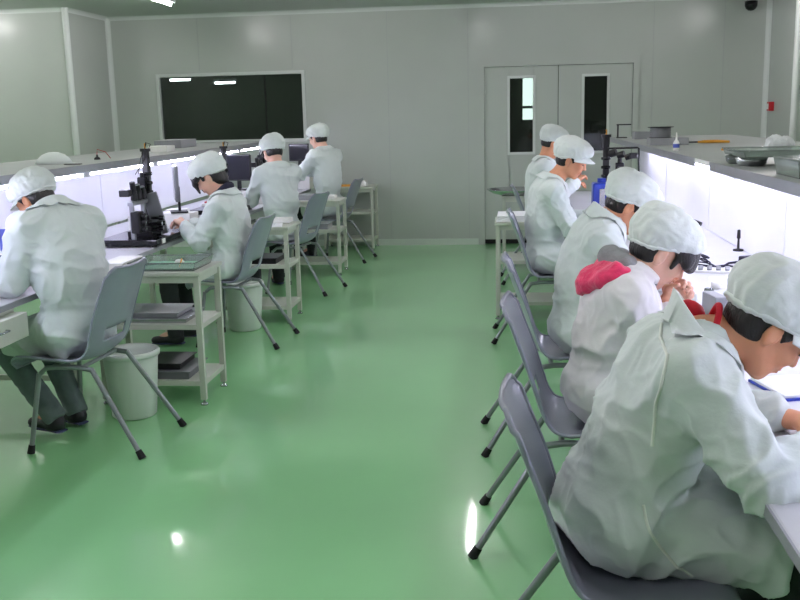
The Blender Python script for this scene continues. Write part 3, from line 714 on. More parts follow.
    def wd(P):
        q = P+.05*np.stack([pnoise(P*5+seed), pnoise(P*5+9+seed), pnoise(P*5+17+seed)], 1)
        r1 = 1-np.abs(pnoise(q*A(7, 5, 6)+seed*1.7))*1.8; r2 = 1-np.abs(pnoise(q*A(15, 12, 11)+seed*2.3))*1.8
        d = .012*(np.clip(r1, 0, 1)**2-.3)+.004*(np.clip(r2, 0, 1)**2-.3)+.008*pnoise(P*3.5+seed)
        for c, ax, rad, am in ejs:
            w_ = np.exp(-((P-c)**2).sum(1)/(rad*rad)*2); ph = (P-c)@ax/.042+2.2*pnoise(P*7+seed)
            d += am*w_*(1-np.abs(np.sin(ph*PI*.5))*2)*.8
        return d*sa
    ct = V.mesh('coat', coat, body, disp=wd, smooth=2)
    if collar:
        rr = .066; n = 40; ring = []; cvs = []; cfs = []
        a0 = nrm(nd+1.2*nrm(neck-chest)); s0 = nrm(side-a0*(side@a0)); f0 = np.cross(s0, a0)
        c0 = neck-nd*.028-a0*J.get('cz', 0); ch = J.get('ch', 1.0)
        prof = [(.060, .002), (.064, .03), (.068, .042), (.076, .038), (.090, .012), (.104, -.012), (.102, -.017), (.086, .004), (.07, .02), (.066, .0)]
        for i in range(n):
            a = 2*PI*i/n; fwdness = max(0, math.cos(a)); u = f0*math.cos(a)+s0*math.sin(a)
            for r_, z_ in prof:
                zz = z_-(.03*fwdness**2 if r_ < .08 else .055*fwdness**2); r_ = r_*(1+.08*abs(math.sin(a)))*1.0+.012*fwdness
                cvs.append(c0+u*r_*J.get('cw', 1.08)+a0*zz*ch)
        m = len(prof)
        for i in range(n):
            for j in range(m): cfs.append((i*m+j, i*m+(j+1) % m, ((i+1) % n)*m+(j+1) % m, ((i+1) % n)*m+j))
        kbv = BVHTree.FromPolygons([v.co for v in ct.data.vertices], [p.vertices for p in ct.data.polygons])
        for q in range(len(cvs)):
            j = q % m
            if j >= 2:
                h = kbv.find_nearest(Vector(cvs[q])); off = .010 if j <= 6 else .004
                if h[0] is not None:
                    dd = (Vector(cvs[q])-h[0]).dot(h[1])
                    if dd < off or (j >= 4 and dd > off+.012): cvs[q] = np.array(h[0]+h[1]*off)
        B().add(cvs, cfs, True).build('collar', coat, ct)
    if under:
        ring = []; a0 = nrm(nd); s0 = nrm(side-a0*(side@a0)); f0 = np.cross(s0, a0)
        for i in range(32):
            a = 2*PI*i/32; ring.append(neck+nd*(.008+.02*max(0, -math.cos(a)))+(f0*math.cos(a)+s0*math.sin(a))*(.064))
        B().tube(ring, J.get('ur', .016), 10, closed=True).build('inner_collar', under, body)
    if J.get('napehood') is not None:
        c_ = A(J['napehood']); V = Vol(c_-.12, c_+.12, .005)
        V.ell(c_, (.032, .042, .022), np.stack([nrm((1, 0, -.9)), A(0, 1, 0), nrm((.9, 0, 1))], 1), k=.02); V.ell(c_+A(-.02, .02, -.02), (.026, .034, .026), k=.03)
        V.mesh('inner_hood', 'red', body, disp=lambda P: .005*pnoise(P*30))
    if hood:
        V = Vol(neck-.3, neck+.25, .006)
        bk = -nrm(np.cross(side, nrm(neck-chest)))           # backwards off the spine
        u_ = nrm(neck-chest)
        V.cone(neck+bk*.085+side*.12-u_*.02, neck+bk*.10-u_*.045, .03, .034, k=.03, flat=.7, fdir=bk); V.cone(neck+bk*.10-u_*.045, neck+bk*.085-side*.12-u_*.02, .034, .03, k=.03, flat=.7, fdir=bk)
        V.cone(neck-side*.118+bk*.08-u_*.02, neck-side*.105-bk*.02-u_*.005, .032, .018, k=.02); V.cone(neck+side*.118+bk*.08-u_*.02, neck+side*.105-bk*.02-u_*.005, .032, .018, k=.02)
        V.cone(neck+bk*.10-u_*.05, neck+bk*.118-u_*.115, .045, .022, k=.04, flat=.7, fdir=bk)
        V.cone(neck+bk*.115+side*.10-u_*.06, neck+bk*.15-u_*.10, .03, .034, k=.04, flat=.6, fdir=bk); V.cone(neck+bk*.15-u_*.10, neck+bk*.115-side*.10-u_*.06, .034, .03, k=.04, flat=.6, fdir=bk)
        V.mesh('hood', hood[0], body, disp=lambda P: .016*(.4-np.abs(pnoise(P*A(15, 9, 15)+seed)))+.005*(.5-np.abs(pnoise(P*34))))
        V = Vol(neck-.2, neck+.2, .006)
        V.cone(neck+side*.075+bk*.05+u_*.018, neck+bk*.10+u_*.012, .034, .04, k=.02); V.cone(neck-side*.075+bk*.05+u_*.018, neck+bk*.10+u_*.012, .034, .04, k=.02)
        V.cone(neck-side*.07+bk*.045+u_*.005, neck-side*.08-bk*.055-u_*.01, .03, .018, k=.02)
        V.cone(neck+side*.07+bk*.045+u_*.005, neck+side*.07-bk*.045-u_*.01, .024, .014, k=.02)
        V.mesh('hood_lining', hood[1], body, disp=lambda P: .006*(.5-np.abs(pnoise(P*A(16, 10, 16)+seed))))
    if seam:
        bv = BVHTree.FromPolygons([v.co for v in ct.data.vertices], [p.vertices for p in ct.data.polygons])
        for path in seam(dict(SH=SH, EL=EL, HD=HD, neck=neck, pel=pel, chest=chest, KN=KN, side=side, shc=shc)):
            pts = []
            P_ = catmull(path, 26)
            for q in P_:
                h = bv.ray_cast(Vector((q[0], -.6, q[1])), Vector((0, 1, 0)))
                if h[0] is not None: pts.append(h[0]+h[1]*.001)
            B().tube(pts, .0042, 6).build('seam_piping', 'piping', ct)
    return body
#PEOPLE#
# ------------------------------------------------------------------ the workers
def seamR(g):
    return [[(.096, 1.075), (.08, 1.03), (.066, .972), (.059, .913), (.057, .847), (.053, .80)], [(.035, .66), (.05, .60), (.098, .53), (.157, .47)]]
person('worker in the right foreground in a grey-white coat, bent low over papers', (.27, 2.32, 0), 0,
    dict(pel=(.0, 0, .555), mid=(.055, 0, .76), chest=(.135, 0, .90), neck=(.20, 0, 1.03), head=(.345, -.01, 1.045), hp=44, ct=.38, ch=.8, cw=1.5, cz=.012, ur=.008, napehood=(.178, .05, 1.070), hl=(.43, .06, .79), hr=(.44, -.13, .80),
         el_r=(-.1, -.8, -.5), el_l=(-.1, .8, -.4), kl=(.40, .14, .52), kr=(.42, -.12, .50), al=(.36, .14, .09), ar=(.38, -.12, .09), sw=.17, fat=1.05, skirt=.38, dl=(.8, -.5, 0), dr=(.8, .5, 0), shoff=(-.02, 0, 0), hem=.40),
    under='red', vb=.005, vc=.007, seed=1, seam=seamR, wr_amp=1.5)
person('worker with a pink hood over a thin white coat, dark fringe, hands near the chin', (.34, 3.41, 0), 0,
    dict(pel=(.0, 0, .555), mid=(.02, 0, .76), chest=(.06, 0, .90), neck=(.10, 0, 1.00), head=(.185, -.01, 1.068), hp=38, ct=.62, hl=(.215, .03, .885), hr=(.21, -.03, .885),
         el_r=(-.1, -.6, -.6), el_l=(-.1, .6, -.6), dl=(.6, -.2, .6), dr=(.6, .3, .5), pl=(0, -1, -.4), pr=(0, 1, -.4), curl=1.6, sw=.165, fat=.95, hem=.44),
    skin='skin_f', coat='coat2', hair='bangs', visor=False, hood=('pink', 'greyknit'), collar=False, vb=.005, seed=2, wr_amp=1.3, cap_puff=1.05)
person('worker third from the front on the right, white coat, head bowed under a peaked cap', (.33, 4.45, 0), 0,
    dict(pel=(.0, 0, .555), mid=(.01, 0, .79), chest=(.05, 0, .95), neck=(.115, 0, 1.075), head=(.21, 0, 1.13), hp=36, ct=.5, cw=1.25, ch=1.2, hl=(.36, .08, .80), hr=(.36, -.06, .81),
         el_r=(-.1, -.7, -.6), el_l=(-.1, .7, -.6), sw=.17), seed=3, hair='short')
person('young worker in a peaked cap sitting upright before the blue microscope on the right', (.26, 6.66, 0), rad(4),
    dict(pel=(.0, 0, .56), mid=(-.03, 0, .80), chest=(-.01, 0, .97), neck=(.035, 0, 1.115), head=(.155, -.02, 1.235), hp=24, hy=-18, hl=(.34, .05, .83), hr=(.33, -.07, .82),
         el_r=(-.3, -.5, -.8), el_l=(-.1, .6, -.8), sw=.175), seed=4, vb=.006)
person('farthest worker on the right, seen behind the one at the blue microscope', (.26, 8.75, 0), rad(3),
    dict(pel=(.0, 0, .58), mid=(.0, 0, .83), chest=(.01, 0, 1.0), neck=(.05, 0, 1.145), head=(.12, 0, 1.285), hp=28, hl=(.32, .05, .90), hr=(.33, -.05, .95),
         el_r=(-.1, -.5, -.8), el_l=(-.1, .6, -.8), sw=.17), seed=5, vb=.0065, vc=.009, hair='short')
person('worker nearest the camera on the left, back turned, grey-green trousers', (-2.135, 4.37, 0), rad(152),
    dict(pel=(.0, 0, .56), mid=(.0, 0, .82), chest=(.03, 0, 1.00), neck=(.115, 0, 1.14), head=(.235, .0, 1.195), hp=34, hy=14, ct=.3, hs=.94, fat=1.06, cw=1.25, hl=(.36, .12, .80), hr=(.36, -.06, .81),
         el_r=(-.1, -.6, -.8), el_l=(-.2, .5, -.9), kl=(.45, .13, .46), kr=(.44, -.11, .49), al=(.13, .08, .12), ar=(.20, -.10, .10), sw=.178, hem=.43, skirt=.36, drop=.06), trous='trousers_jean', seed=6, wr_amp=1.4)
person('dark-haired woman on the left in a white coat, hand on the black inspection base', (-1.97, 6.43, 0), rad(176),
    dict(pel=(.0, 0, .555), mid=(-.03, 0, .78), chest=(-.02, 0, .93), neck=(.005, 0, 1.06), head=(.105, 0, 1.172), hp=34, hy=8, ct=.35, ur=.026, hl=(.30, .05, .845), hr=(.32, -.06, .84),
         el_r=(-.1, -.6, -.8), el_l=(-.1, .5, -.9), pl=(0, -.3, -1), curl=1.3, sw=.16, fat=.96), skin='skin_f', hair='long', under='navy', seed=7, visor=False, cap_puff=1.1)
person('third worker from the front on the left, seen from behind in a round cap', (-2.07, 8.42, 0), rad(128),
    dict(pel=(.0, 0, .56), mid=(-.01, 0, .82), chest=(.02, 0, 1.0), neck=(.06, 0, 1.15), head=(.115, 0, 1.265), hp=28, hl=(.33, .08, .97), hr=(.33, -.03, .95),
         el_r=(-.1, -.4, -.9), el_l=(-.1, .45, -.9), curl=1.4, sw=.155, fat=.96), skin='skin_f', seed=8, vb=.006, hair='bangs')
person('farthest worker on the left, arm stretched out, in front of the dark window end', (-1.99, 10.3, 0), rad(150),
    dict(pel=(.0, 0, .60), mid=(.0, 0, .88), chest=(.015, 0, 1.07), neck=(.05, 0, 1.225), head=(.12, 0, 1.338), hp=18, hl=(.42, .12, 1.03), hr=(.40, -.06, .96),
         el_r=(-.1, -.7, -.6), el_l=(-.1, .5, -.9), sw=.17), skin='skin_f', seed=9, vb=.0065, vc=.009)
# ------------------------------------------------------------------ inspection stations
def station(name, x, y, z, rz, label, tall=.53, panel=True, base=(.42, .62), tone='black', frame=False, group='inspection stations', flip=False):
    """local frame: worker side is -x, +y along the bench away from the camera"""
    e = empty(name, (x, y, z), rz, label, 'microscope', group)
    bx, by = base
    if flip: e.scale = (1, -1, 1)
    B().box(-bx/2, -by/2, .012, bx/2, by/2, .05, .006).build('base_plate', 'gloss_black', e)
    ft = B()
    for a in (-1, 1):
        for b in (-1, 1): ft.cyl((a*bx*.42, b*by*.44, 0), (a*bx*.42, b*by*.44, .014), .018, 12)
    ft.build('rubber_feet', 'rubber', e)
    B().box(-bx/2-.006, -by*.36, .016, -bx/2+.004, -by*.27, .046, .002).build('label_plate', 'whitebox', e)
    cx, cy = (-.10, .10) if frame else (-.03, .06)
    # column with rack, clamp rings and plug
    B().box(cx-.022, cy-.022, .05, cx+.022, cy+.022, tall-.06, .004).build('column', 'black', e)
    r = B().cyl((cx, cy, tall-.07), (cx, cy, tall-.02), .026, 16); r.cyl((cx, cy, tall-.02), (cx, cy, tall), .036, 16)
    r.build('column_head', 'black', e)
    for k in range(5):
        zz = .2+k*(tall-.32)/5
        B().lathe([(.02, 0), (.034, .002), (.036, .012), (.034, .022), (.02, .024)], (cx, cy, zz), 16).build('clamp_ring', 'gloss_black', e)
    # gantry
    for yy in (-by*.42, -by*.10):
        B().box(-.05, yy-.013, .05, -.022, yy+.013, .27, .003).build('gantry_post', 'alu', e)
    B().box(-.055, -by*.46, .27, -.018, 0.02, .295, .003).build('gantry_beam', 'alu', e)
    # horizontal arm with camera barrels
    a = B().box(-.02, -by*.44, .335, .02, cy, .36, .004); a.box(-.035, -by*.46, .33, .035, -by*.37, .375, .005); a.build('camera_arm', 'black', e)
    for k, yy in enumerate((-.19, -.11, -.03)):
        b = B().cyl((-.03, yy, .345), (-.03, yy-.02, .42-.02*k), .019, 14); b.cyl((-.03, yy, .30), (-.03, yy, .36), .024, 14, .020); b.cyl((-.03, yy, .285), (-.03, yy, .30), .015, 12)
        b.build('camera_barrel', 'black', e)
    b = B().box(-.04, .0, .36, .02, .05, .44, .006); b.cyl((-.01, .025, .30), (-.01, .025, .47), .016, 12); b.build('focus_block', 'gloss_black', e)
    # stages and micrometer knobs
    s = B().box(-.11, -.13, .05, .06, .05, .085, .004); s.box(-.09, -.10, .085, .05, .04, .115, .004); s.box(-.07, -.08, .115, .03, .02, .15, .004); s.box(-.05, -.05, .15, .02, .0, .185, .004)
    s.build('xyz_stage', 'black', e)
    for k, (py, pz) in enumerate(((-.10, .07), (-.06, .10), (-.02, .13), (-.08, .135), (.02, .075), (-.04, .168))):
        kn = B().cyl((-.08, py, pz), (-.145, py, pz), .009, 10); kn.cyl((-.135, py, pz), (-.165, py, pz), .016, 14)
        o = kn.build('micrometer_knob', 'gloss_black', e)
        B().cyl((-.163, py, pz), (-.168, py, pz), .012, 12).build('knob_cap', 'steel', o)
    b = B().box(-.09, -by*.46, .09, -.03, -by*.30, .23, .008)
    for zz in (.115, .16, .20): b.cyl((-.085, -by*.38, zz), (-.115, -by*.38, zz), .02, 12)
    o = b.build('side_motor', 'black', e)
    for zz in (.115, .16, .20): B().cyl((-.114, -by*.38, zz), (-.119, -by*.38, zz), .009, 10).build('motor_bolt', 'steel', o)
    if panel:
        m = Matrix.Translation((-.13, .0, .05)) @ Matrix.Rotation(rad(14), 4, 'Y')
        B().box(-.05, -.012, 0, .05, .014, .29, .005, mtx=m).build('side_panel', 'greypanel', e)
    if frame:
        B().tube([(cx, cy, tall-.16), (cx+.01, cy-.02, tall-.10), (.11, .0, tall-.095), (.12, 0, tall-.10), (.125, 0, .36)], .0075, 8).build('wire_frame', 'black', e)
        for k in range(3): B().cyl((-.08+.055*k, .04-.02*k, .50-.012*k), (-.035+.055*k, .02-.02*k, .515-.012*k), .028-.003*k, 14).build('camera_barrel', 'black', e)
        B().box(.05, -.05, .47, .11, .01, .51, .006).build('camera_body', 'black', e)
        B().box(-.215, -.20, .12, -.09, -.06, .31, .012).box(-.21, -.21, .08, -.03, -.05, .12, .01).cyl((-.15, -.13, .31), (-.15, -.13, .34), .03, 16).build('blue_drive', 'blue', e)
        B().box(-.20, -.20, .05, -.05, -.06, .08, .005).build('drive_foot', 'black', e)
        B().box(-.03, -.20, .05, .08, -.09, .24, .01).cyl((.02, -.2, .18), (.02, -.235, .18), .03, 16).build('side_camera', 'gloss_black', e)
        o = B().box(-.17, -.208, .13, -.13, -.198, .27, .003).build('steel_plate', 'steel', e)
    for k in range(2):
        B().tube([(cx, cy, tall), (cx-.01, cy-.01*k, tall+.04), (cx-.03-.03*k, cy-.05, tall+.03), (cx-.02-.03*k, cy-.14, tall-.06), (cx-.02, cy-.2-.05*k, tall-.16)], .0025, 6).build('cable', 'rubber', e)
    B().tube([(cx, cy, tall), (cx, cy, tall+.035)], .006, 8).build('plug', 'orange', e)
    return e
station('inspection_station', -2.50, 6.24, .75, rad(180), 'black inspection station on the left bench between the nearest worker and the dark-haired woman', .63, flip=True)
station('inspection_station', -2.55, 8.20, .75, rad(180), 'black inspection station on the left bench directly behind the dark-haired woman', .58, panel=False, flip=True)
station('inspection_station', -2.60, 9.75, .75, rad(180), 'black inspection station on the left bench, farthest from the camera', .56, panel=False, flip=True)
station('inspection_station', .79, 7.05, .75, 0, 'black inspection station with a blue drive and wire frame on the right bench', .64, panel=False, base=(.44, .48), frame=True)

# ------------------------------------------------------------------ monitors and bench items, left
def monitor(x, y, z, rz, w_, h_, label, shell='black'):
    e = empty('monitor', (x, y, z), rz, label, 'monitor', 'monitors on the left bench')
    B().box(-w_/2, -.012, .09, w_/2, .02, .09+h_, .008).build('housing', shell, e)
    B().box(-w_/2+.014, -.0145, .106, w_/2-.014, -.011, .09+h_-.014).build('screen', 'screen', e)
    B().box(-.02, .01, .01, .02, .03, .2, .004).build('stand_neck', 'black', e)
    B().box(-.09, -.05, 0, .09, .08, .012, .004).build('stand_foot', 'black', e)
    return e
monitor(-2.60, 8.95, .89, rad(-8), .27, .25, 'dark monitor left of the third worker on the left, screen towards the camera')
monitor(-2.42, 10.85, .98, rad(-6), .24, .20, 'small dark monitor between the two farthest workers on the left')
monitor(-2.58, 7.15, .86, rad(-68), .30, .27, 'grey tilted monitor in front of the dark-haired woman, seen from its side', 'greypanel')
for (x, y, zt, lab) in ((-2.60, 8.97, .89, 'white box under the dark monitor beside the third worker'), (-2.42, 10.87, .98, 'white box stack under the small far monitor on the left'), (-2.58, 7.17, .86, 'pale box under the grey tilted monitor')):
    b = B().box(x-.13, y-.1, .75, x+.13, y+.1, zt-.002, .006)
    o = thing('equipment_box', b, 'whitebox', lab, 'box', 'white equipment boxes under the monitors')
def boxy(name, x0, y0, x1, y1, z0, z1, m, label, cat, group=None, bev=.004, rz=0):
    return thing(name, B().box(x0, y0, z0, x1, y1, z1, bev, mtx=(Matrix.Translation(((x0+x1)/2, (y0+y1)/2, 0)) @ Matrix.Rotation(rz, 4, 'Z') @ Matrix.Translation((-(x0+x1)/2, -(y0+y1)/2, 0))) if rz else None), m, label, cat, group)
boxy('storage_box', -2.86, 4.98, -2.74, 5.06, .75, .98, 'whitebox', 'white box standing at the left edge of view behind the nearest left worker', 'box')
boxy('display_card', -2.79, 4.90, -2.66, 4.915, .88, 1.0, 'bluecard', 'small blue card standing at the far left edge of view', 'card')
boxy('card_stand', -2.80, 4.88, -2.65, 4.95, .75, .88, 'whitebox', 'white stand carrying the small blue card', 'stand')
e = empty('hand_instrument', (-2.62, 4.55, .75), 0, 'black instrument with round knobs on the left bench by the drawer', 'instrument')
B().box(-.14, -.2, 0, .14, .16, .05, .01).build('base', 'gloss_black', e); B().box(-.06, -.1, .05, .08, .06, .15, .012).build('body', 'black', e)
B().cyl((.07, -.02, .1), (.12, -.02, .1), .03, 16).build('knob', 'gloss_black', e); B().cyl((0, -.02, .15), (-.02, -.04, .24), .022, 14).build('eyepiece', 'black', e)
boxy('component_box', -2.50, 7.75, -2.38, 7.95, .75, .80, 'whitebox', 'flat white box on the left bench just past the dark-haired woman', 'box')
e = empty('parts_box', (-2.66, 8.45, .75), 0, 'open white box with red contents on the left bench behind the woman', 'box')
B().box(-.12, -.1, 0, .12, .1, .07, .004).build('carton', 'whitebox', e); B().box(-.10, -.08, .07, .10, .08, .085, .003).build('red_insert', 'redplastic', e)
boxy('black_case', -2.46, 8.1, -2.34, 8.45, .75, .785, 'gloss_black', 'low black case at the bench edge beside the third worker on the left', 'case')
boxy('purple_block', -2.44, 7.62, -2.38, 7.70, .75, .86, 'purple', 'small purple block standing on the left bench past the woman', 'block')
for k, (x, y, l) in enumerate(((-2.45, 9.05, 'white carton on the left bench nearest the third worker'), (-2.72, 7.55, 'white carton near the back panel behind the woman'), (-2.75, 6.85, 'white carton beside the grey tilted monitor'))):
    boxy('small_carton', x-.08, y-.07, x+.08, y+.07, .75, .83+.02*k, 'whitebox', l, 'box', 'small white cartons on the left bench')
# drawer unit under the near end of the left bench
e = empty('drawer_unit', (-2.56, 3.72, 0), 0, 'pale drawer unit hanging under the left bench at the left edge of view', 'drawer unit')
B().box(-.26, -.45, .575, .235, .43, .719, .003).build('body', 'cream', e)
d = B().box(.235, -.43, .585, .31, .41, .700, .003).build('drawer', 'cream', e)
B().tube([(.31, .12, .655), (.33, .125, .655), (.33, .205, .655), (.31, .21, .655)], .005, 8).build('drawer_pull', 'steel', d)
# --- on the carts, left
def tray(x, y, z, lx, ly, h, m, label, cat='tray', group=None, rz=0, mb='greentray'):
    e = empty('tray', (x, y, z), rz, label, cat, group)
    b = B(); t = .004; f = .012
    b.box(-lx/2, -ly/2, 0, lx/2, ly/2, .004)
    for s in (-1, 1):
        b.add([(s*lx/2, -ly/2, 0), (s*lx/2, ly/2, 0), (s*(lx/2+f), ly/2+f, h), (s*(lx/2+f), -ly/2-f, h), (s*(lx/2-t), -ly/2, .004), (s*(lx/2-t), ly/2, .004), (s*(lx/2+f-t), ly/2+f-t, h), (s*(lx/2+f-t), -ly/2-f+t, h)], [(0,1,2,3), (7,6,5,4), (3,2,6,7), (0,3,7,4), (1,0,4,5), (2,1,5,6)])
        b.add([(-lx/2, s*ly/2, 0), (lx/2, s*ly/2, 0), (lx/2+f, s*(ly/2+f), h), (-lx/2-f, s*(ly/2+f), h), (-lx/2, s*(ly/2-t), .004), (lx/2, s*(ly/2-t), .004), (lx/2+f-t, s*(ly/2+f-t), h), (-lx/2-f+t, s*(ly/2+f-t), h)], [(0,1,2,3), (7,6,5,4), (3,2,6,7), (0,3,7,4), (1,0,4,5), (2,1,5,6)])
    b.build('tray_shell', m, e)
    rim = [(-lx/2-f, -ly/2-f, h), (lx/2+f, -ly/2-f, h), (lx/2+f, ly/2+f, h), (-lx/2-f, ly/2+f, h)]
    B().tube(rim, .004, 6, closed=True).build('tray_rim', m, e)
    if mb: B().box(-lx/2+.01, -ly/2+.01, .004, lx/2-.01, ly/2-.01, .012).build('mat', mb, e)
    return e
tray(-1.905, 5.13, .75, .36, .30, .045, 'clear', 'shallow clear tray with a green mat on the nearest left cart', group=None)
for k, (x, y, l, m) in enumerate(((-1.98, 5.10, 'steel tweezers lying in the green tray', 'steel'), (-1.88, 5.19, 'white plastic lens holder in the green tray', 'whitebox'), (-1.82, 5.06, 'orange-tipped probe leaning in the green tray', 'orange'))):
    b = B()
    if k == 0: b.tube([(x-.06, y-.02, .768), (x, y, .772), (x+.06, y+.02, .768)], .004, 8); b.tube([(x-.06, y-.02, .768), (x, y+.012, .772), (x+.06, y+.022, .768)], .004, 8)
    elif k == 1: b.lathe([(0, 0), (.025, 0), (.028, .006), (.02, .02), (.012, .022), (0, .022)], (x, y, .762), 20)
    else: b.tube([(x, y-.04, .766), (x-.01, y+.03, .80)], .004, 8, rs=[.002, .005])
    thing(('tweezers', 'lens_holder', 'probe')[k], b, m, l, ('tweezers', 'holder', 'probe')[k])
boxy('white_tray_box', -2.27, 4.98, -2.13, 5.28, .75, .795, 'whitebox', 'low white box at the bench side of the nearest left cart', 'box')
def papers(x, y, z, lx, ly, n, rz, label, group=None, name='paper_stack', m='paper', lines=False):
    b = B()
    for k in range(n):
        b.box(-lx/2, -ly/2, k*.0022, lx/2, ly/2, k*.0022+.0018, mtx=Matrix.Rotation(rz+random.uniform(-.05, .05)*(k > 0), 4, 'Z'))
    e = b.build(name, m, None, loc=(x, y, z)); tag(e, label, 'paper', group)
    if lines:
        l = B()
        for k in range(9): l.box(-lx*.38, ly*(.36-.085*k)-.0015, n*.0022, lx*random.uniform(.1, .38), ly*(.36-.085*k)+.0015, n*.0022+.0004, mtx=Matrix.Rotation(rz, 4, 'Z'))
        l.build('printed_lines', 'print', e)
    return e
papers(-1.86, 7.16, .75, .21, .29, 3, rad(12), 'sheets of paper lying on the cart behind the dark-haired woman', lines=True)
boxy('document_folder', -1.95, 7.26, -1.72, 7.40, .757, .79, 'whitebox', 'white folder lying across the papers on the second left cart', 'folder')
boxy('dark_binder', -2.26, 7.08, -2.02, 7.38, .75, .78, 'gloss_black', 'dark binder on the second left cart beside the papers', 'binder')
boxy('parts_carton', -2.14, 9.32, -1.95, 9.55, .75, .80, 'greybox', 'grey carton on the third left cart', 'box')
boxy('white_parts_box', -1.90, 9.40, -1.76, 9.58, .75, .785, 'whitebox', 'small white box on the third left cart', 'box')
# things lying on the middle and lower shelves of the nearest cart
def flatcase(x, y, z, lx, ly, h, m, label, group):
    return thing('equipment_tray', B().box(x-lx/2, y-ly/2, z, x+lx/2, y+ly/2, z+h, .004).box(x-lx/2-.012, y-ly/2-.012, z+h, x+lx/2+.012, y+ly/2+.012, z+h+.006, .002), m, label, 'tray', group)
flatcase(-2.02, 5.13, .458, .46, .30, .022, 'steel', 'steel tray under the grey one on the middle shelf of the nearest left cart', 'trays on the nearest left cart')
flatcase(-2.04, 5.12, .487, .40, .26, .022, 'greybox', 'grey tray lying on the steel tray on the middle shelf of the nearest left cart', 'trays on the nearest left cart')
flatcase(-2.02, 5.12, .138, .46, .30, .04, 'greypanel', 'dark grey case on the bottom shelf of the nearest left cart', 'cases on the nearest left cart')
flatcase(-2.04, 5.13, .186, .38, .26, .03, 'black', 'black case stacked on the dark grey case on the bottom shelf', 'cases on the nearest left cart')
flatcase(-2.02, 7.23, .458, .44, .28, .04, 'black', 'black case on the middle shelf of the second left cart', None)
flatcase(-2.02, 9.46, .458, .40, .26, .05, 'greybox', 'grey case on the middle shelf of the third left cart', None)
# wall table
boxy('yellow_notebook', -2.04, 11.12, -1.84, 11.30, .75, .768, 'orange', 'yellow notebook on the far left table by the back wall', 'notebook')
boxy('white_supply_box', -1.80, 11.14, -1.70, 11.30, .75, .81, 'whitebox', 'small white supply box on the far left table by the wall', 'box')
# --- on the left shelf
boxy('switch_box', -3.32, 8.7, -3.06, 9.15, SHL, SHL+.075, 'greybox', 'grey electronics box on the left shelf in front of the dark window', 'box')
e = empty('folded_cap', (-2.90, 5.84, SHL), 0, 'white folded cap lying on the left shelf', 'cap')
B().lathe([(0, .075), (.03, .073), (.07, .058), (.10, .03), (.115, .004), (.10, 0), (0, 0)], n=28).build('crown', 'cap', e)
B().box(.02, -.06, .0, .15, .06, .006, .002).build('peak', 'cap', e)
boxy('black_ruler', -2.75, 5.66, -2.64, 5.69, SHL, SHL+.006, 'black', 'thin black strip lying on the left shelf edge', 'ruler')
e = empty('cable_plug', (-2.85, 6.38, SHL), 0, 'small red and black plug standing on the left shelf', 'plug')
B().lathe([(0, 0), (.022, 0), (.02, .012), (.008, .02), (.006, .035), (0, .035)], n=16).build('plug_body', 'black', e)
B().tube([(0, 0, .035), (.0, .01, .07), (.05, .03, .05), (.08, .04, .006)], .0025, 6).build('plug_wire', 'redplastic', e)
boxy('white_carton', -2.98, 7.67, -2.82, 7.87, SHL, SHL+.05, 'whitebox', 'small white carton on the left shelf above the first inspection station', 'box')
# ------------------------------------------------------------------ right bench
RZ = .75
def sheet(x, y, lx, ly, rz, label, z=RZ, m='paper', n=1, lines=True, group='papers on the right bench'):
    return papers(x, y, z, lx, ly, n, rz, label, group, 'paper_sheet', m, lines)
sheet(.86, 2.30, .30, .42, rad(8), 'open sheet of paper under the arms of the foreground worker', n=2)
e = empty('notebook', (.88, 2.80, RZ), rad(14), 'open notebook with blue edges in front of the foreground worker', 'notebook')
B().box(-.15, -.105, 0, .15, .105, .008, .001).build('blue_cover', 'blue', e); B().box(-.147, -.100, .008, .147, .100, .016, .002).build('pages', 'paper', e)
sheet(1.06, 2.42, .25, .34, rad(-6), 'printed sheet lying towards the back panel before the foreground worker', n=1)
sheet(.84, 3.30, .24, .18, rad(20), 'small sheet lying between the foreground worker and the worker with the pink hood', n=1)
sheet(1.05, 4.55, .24, .32, rad(-10), 'sheet lying on the bench before the third worker on the right', n=2)
e = empty('grey_jig', (.83, 3.84, RZ), rad(10), 'small grey metal jig with a round knob on the right bench', 'jig')
B().box(-.05, -.07, 0, .0, .07, .085, .004).box(-.05, -.07, 0, .06, .07, .02, .003).build('bracket', 'greybox', e); B().cyl((.0, -.02, .05), (.04, -.02, .05), .022, 16).build('knob', 'alu', e); B().cyl((.03, .04, .02), (.03, .04, .06), .012, 12).build('pin', 'alu', e)
for k, (x, y, r_, h, l) in enumerate(((.77, 4.10, .016, .035, 'shorter white lens pot near the hands of the worker with the pink hood'), (.85, 4.17, .02, .045, 'taller white lens pot beside the grey jig'), (.93, 4.42, .022, .03, 'wide low white pot behind the grey jig'))):
    thing('lens_pot', B().lathe([(0, 0), (r_, 0), (r_, h), (r_*.85, h+.002), (r_*.8, h-.006), (0, h-.006)], (x, y, RZ), 20), 'clear' if k == 1 else 'whitebox', l, 'pot', 'white pots on the right bench')
e = empty('power_adapter', (1.26, 5.15, RZ), rad(20), 'dark blue power adapter with cable on the right bench near the panel', 'adapter')
B().box(-.04, -.06, 0, .04, .06, .035, .008).build('adapter_body', 'navy', e)
B().tube([(-.04, 0, .015), (-.12, .02, .006), (-.22, -.08, .006), (-.30, -.06, .006), (-.36, -.16, .006)], .006, 8).build('adapter_cable', 'navy', e)
e = empty('cable', (1.14, 4.75, RZ), 0, 'dark cable lying in a loose curve on the right bench before the adapter', 'cable')
B().tube(catmull([(-.20, .40, .005), (-.10, .28, .005), (-.02, .30, .006), (.06, .12, .005), (.16, .04, .005), (.2, .08, .005)], 30), .0045, 8).build('cord', 'navy', e); B().box(.18, .06, 0, .22, .10, .02, .004).build('connector', 'black', e)
e = empty('coiled_cable', (1.0, 5.05, RZ), 0, 'coiled dark cable beside the fringe of the worker with the pink hood', 'cable')
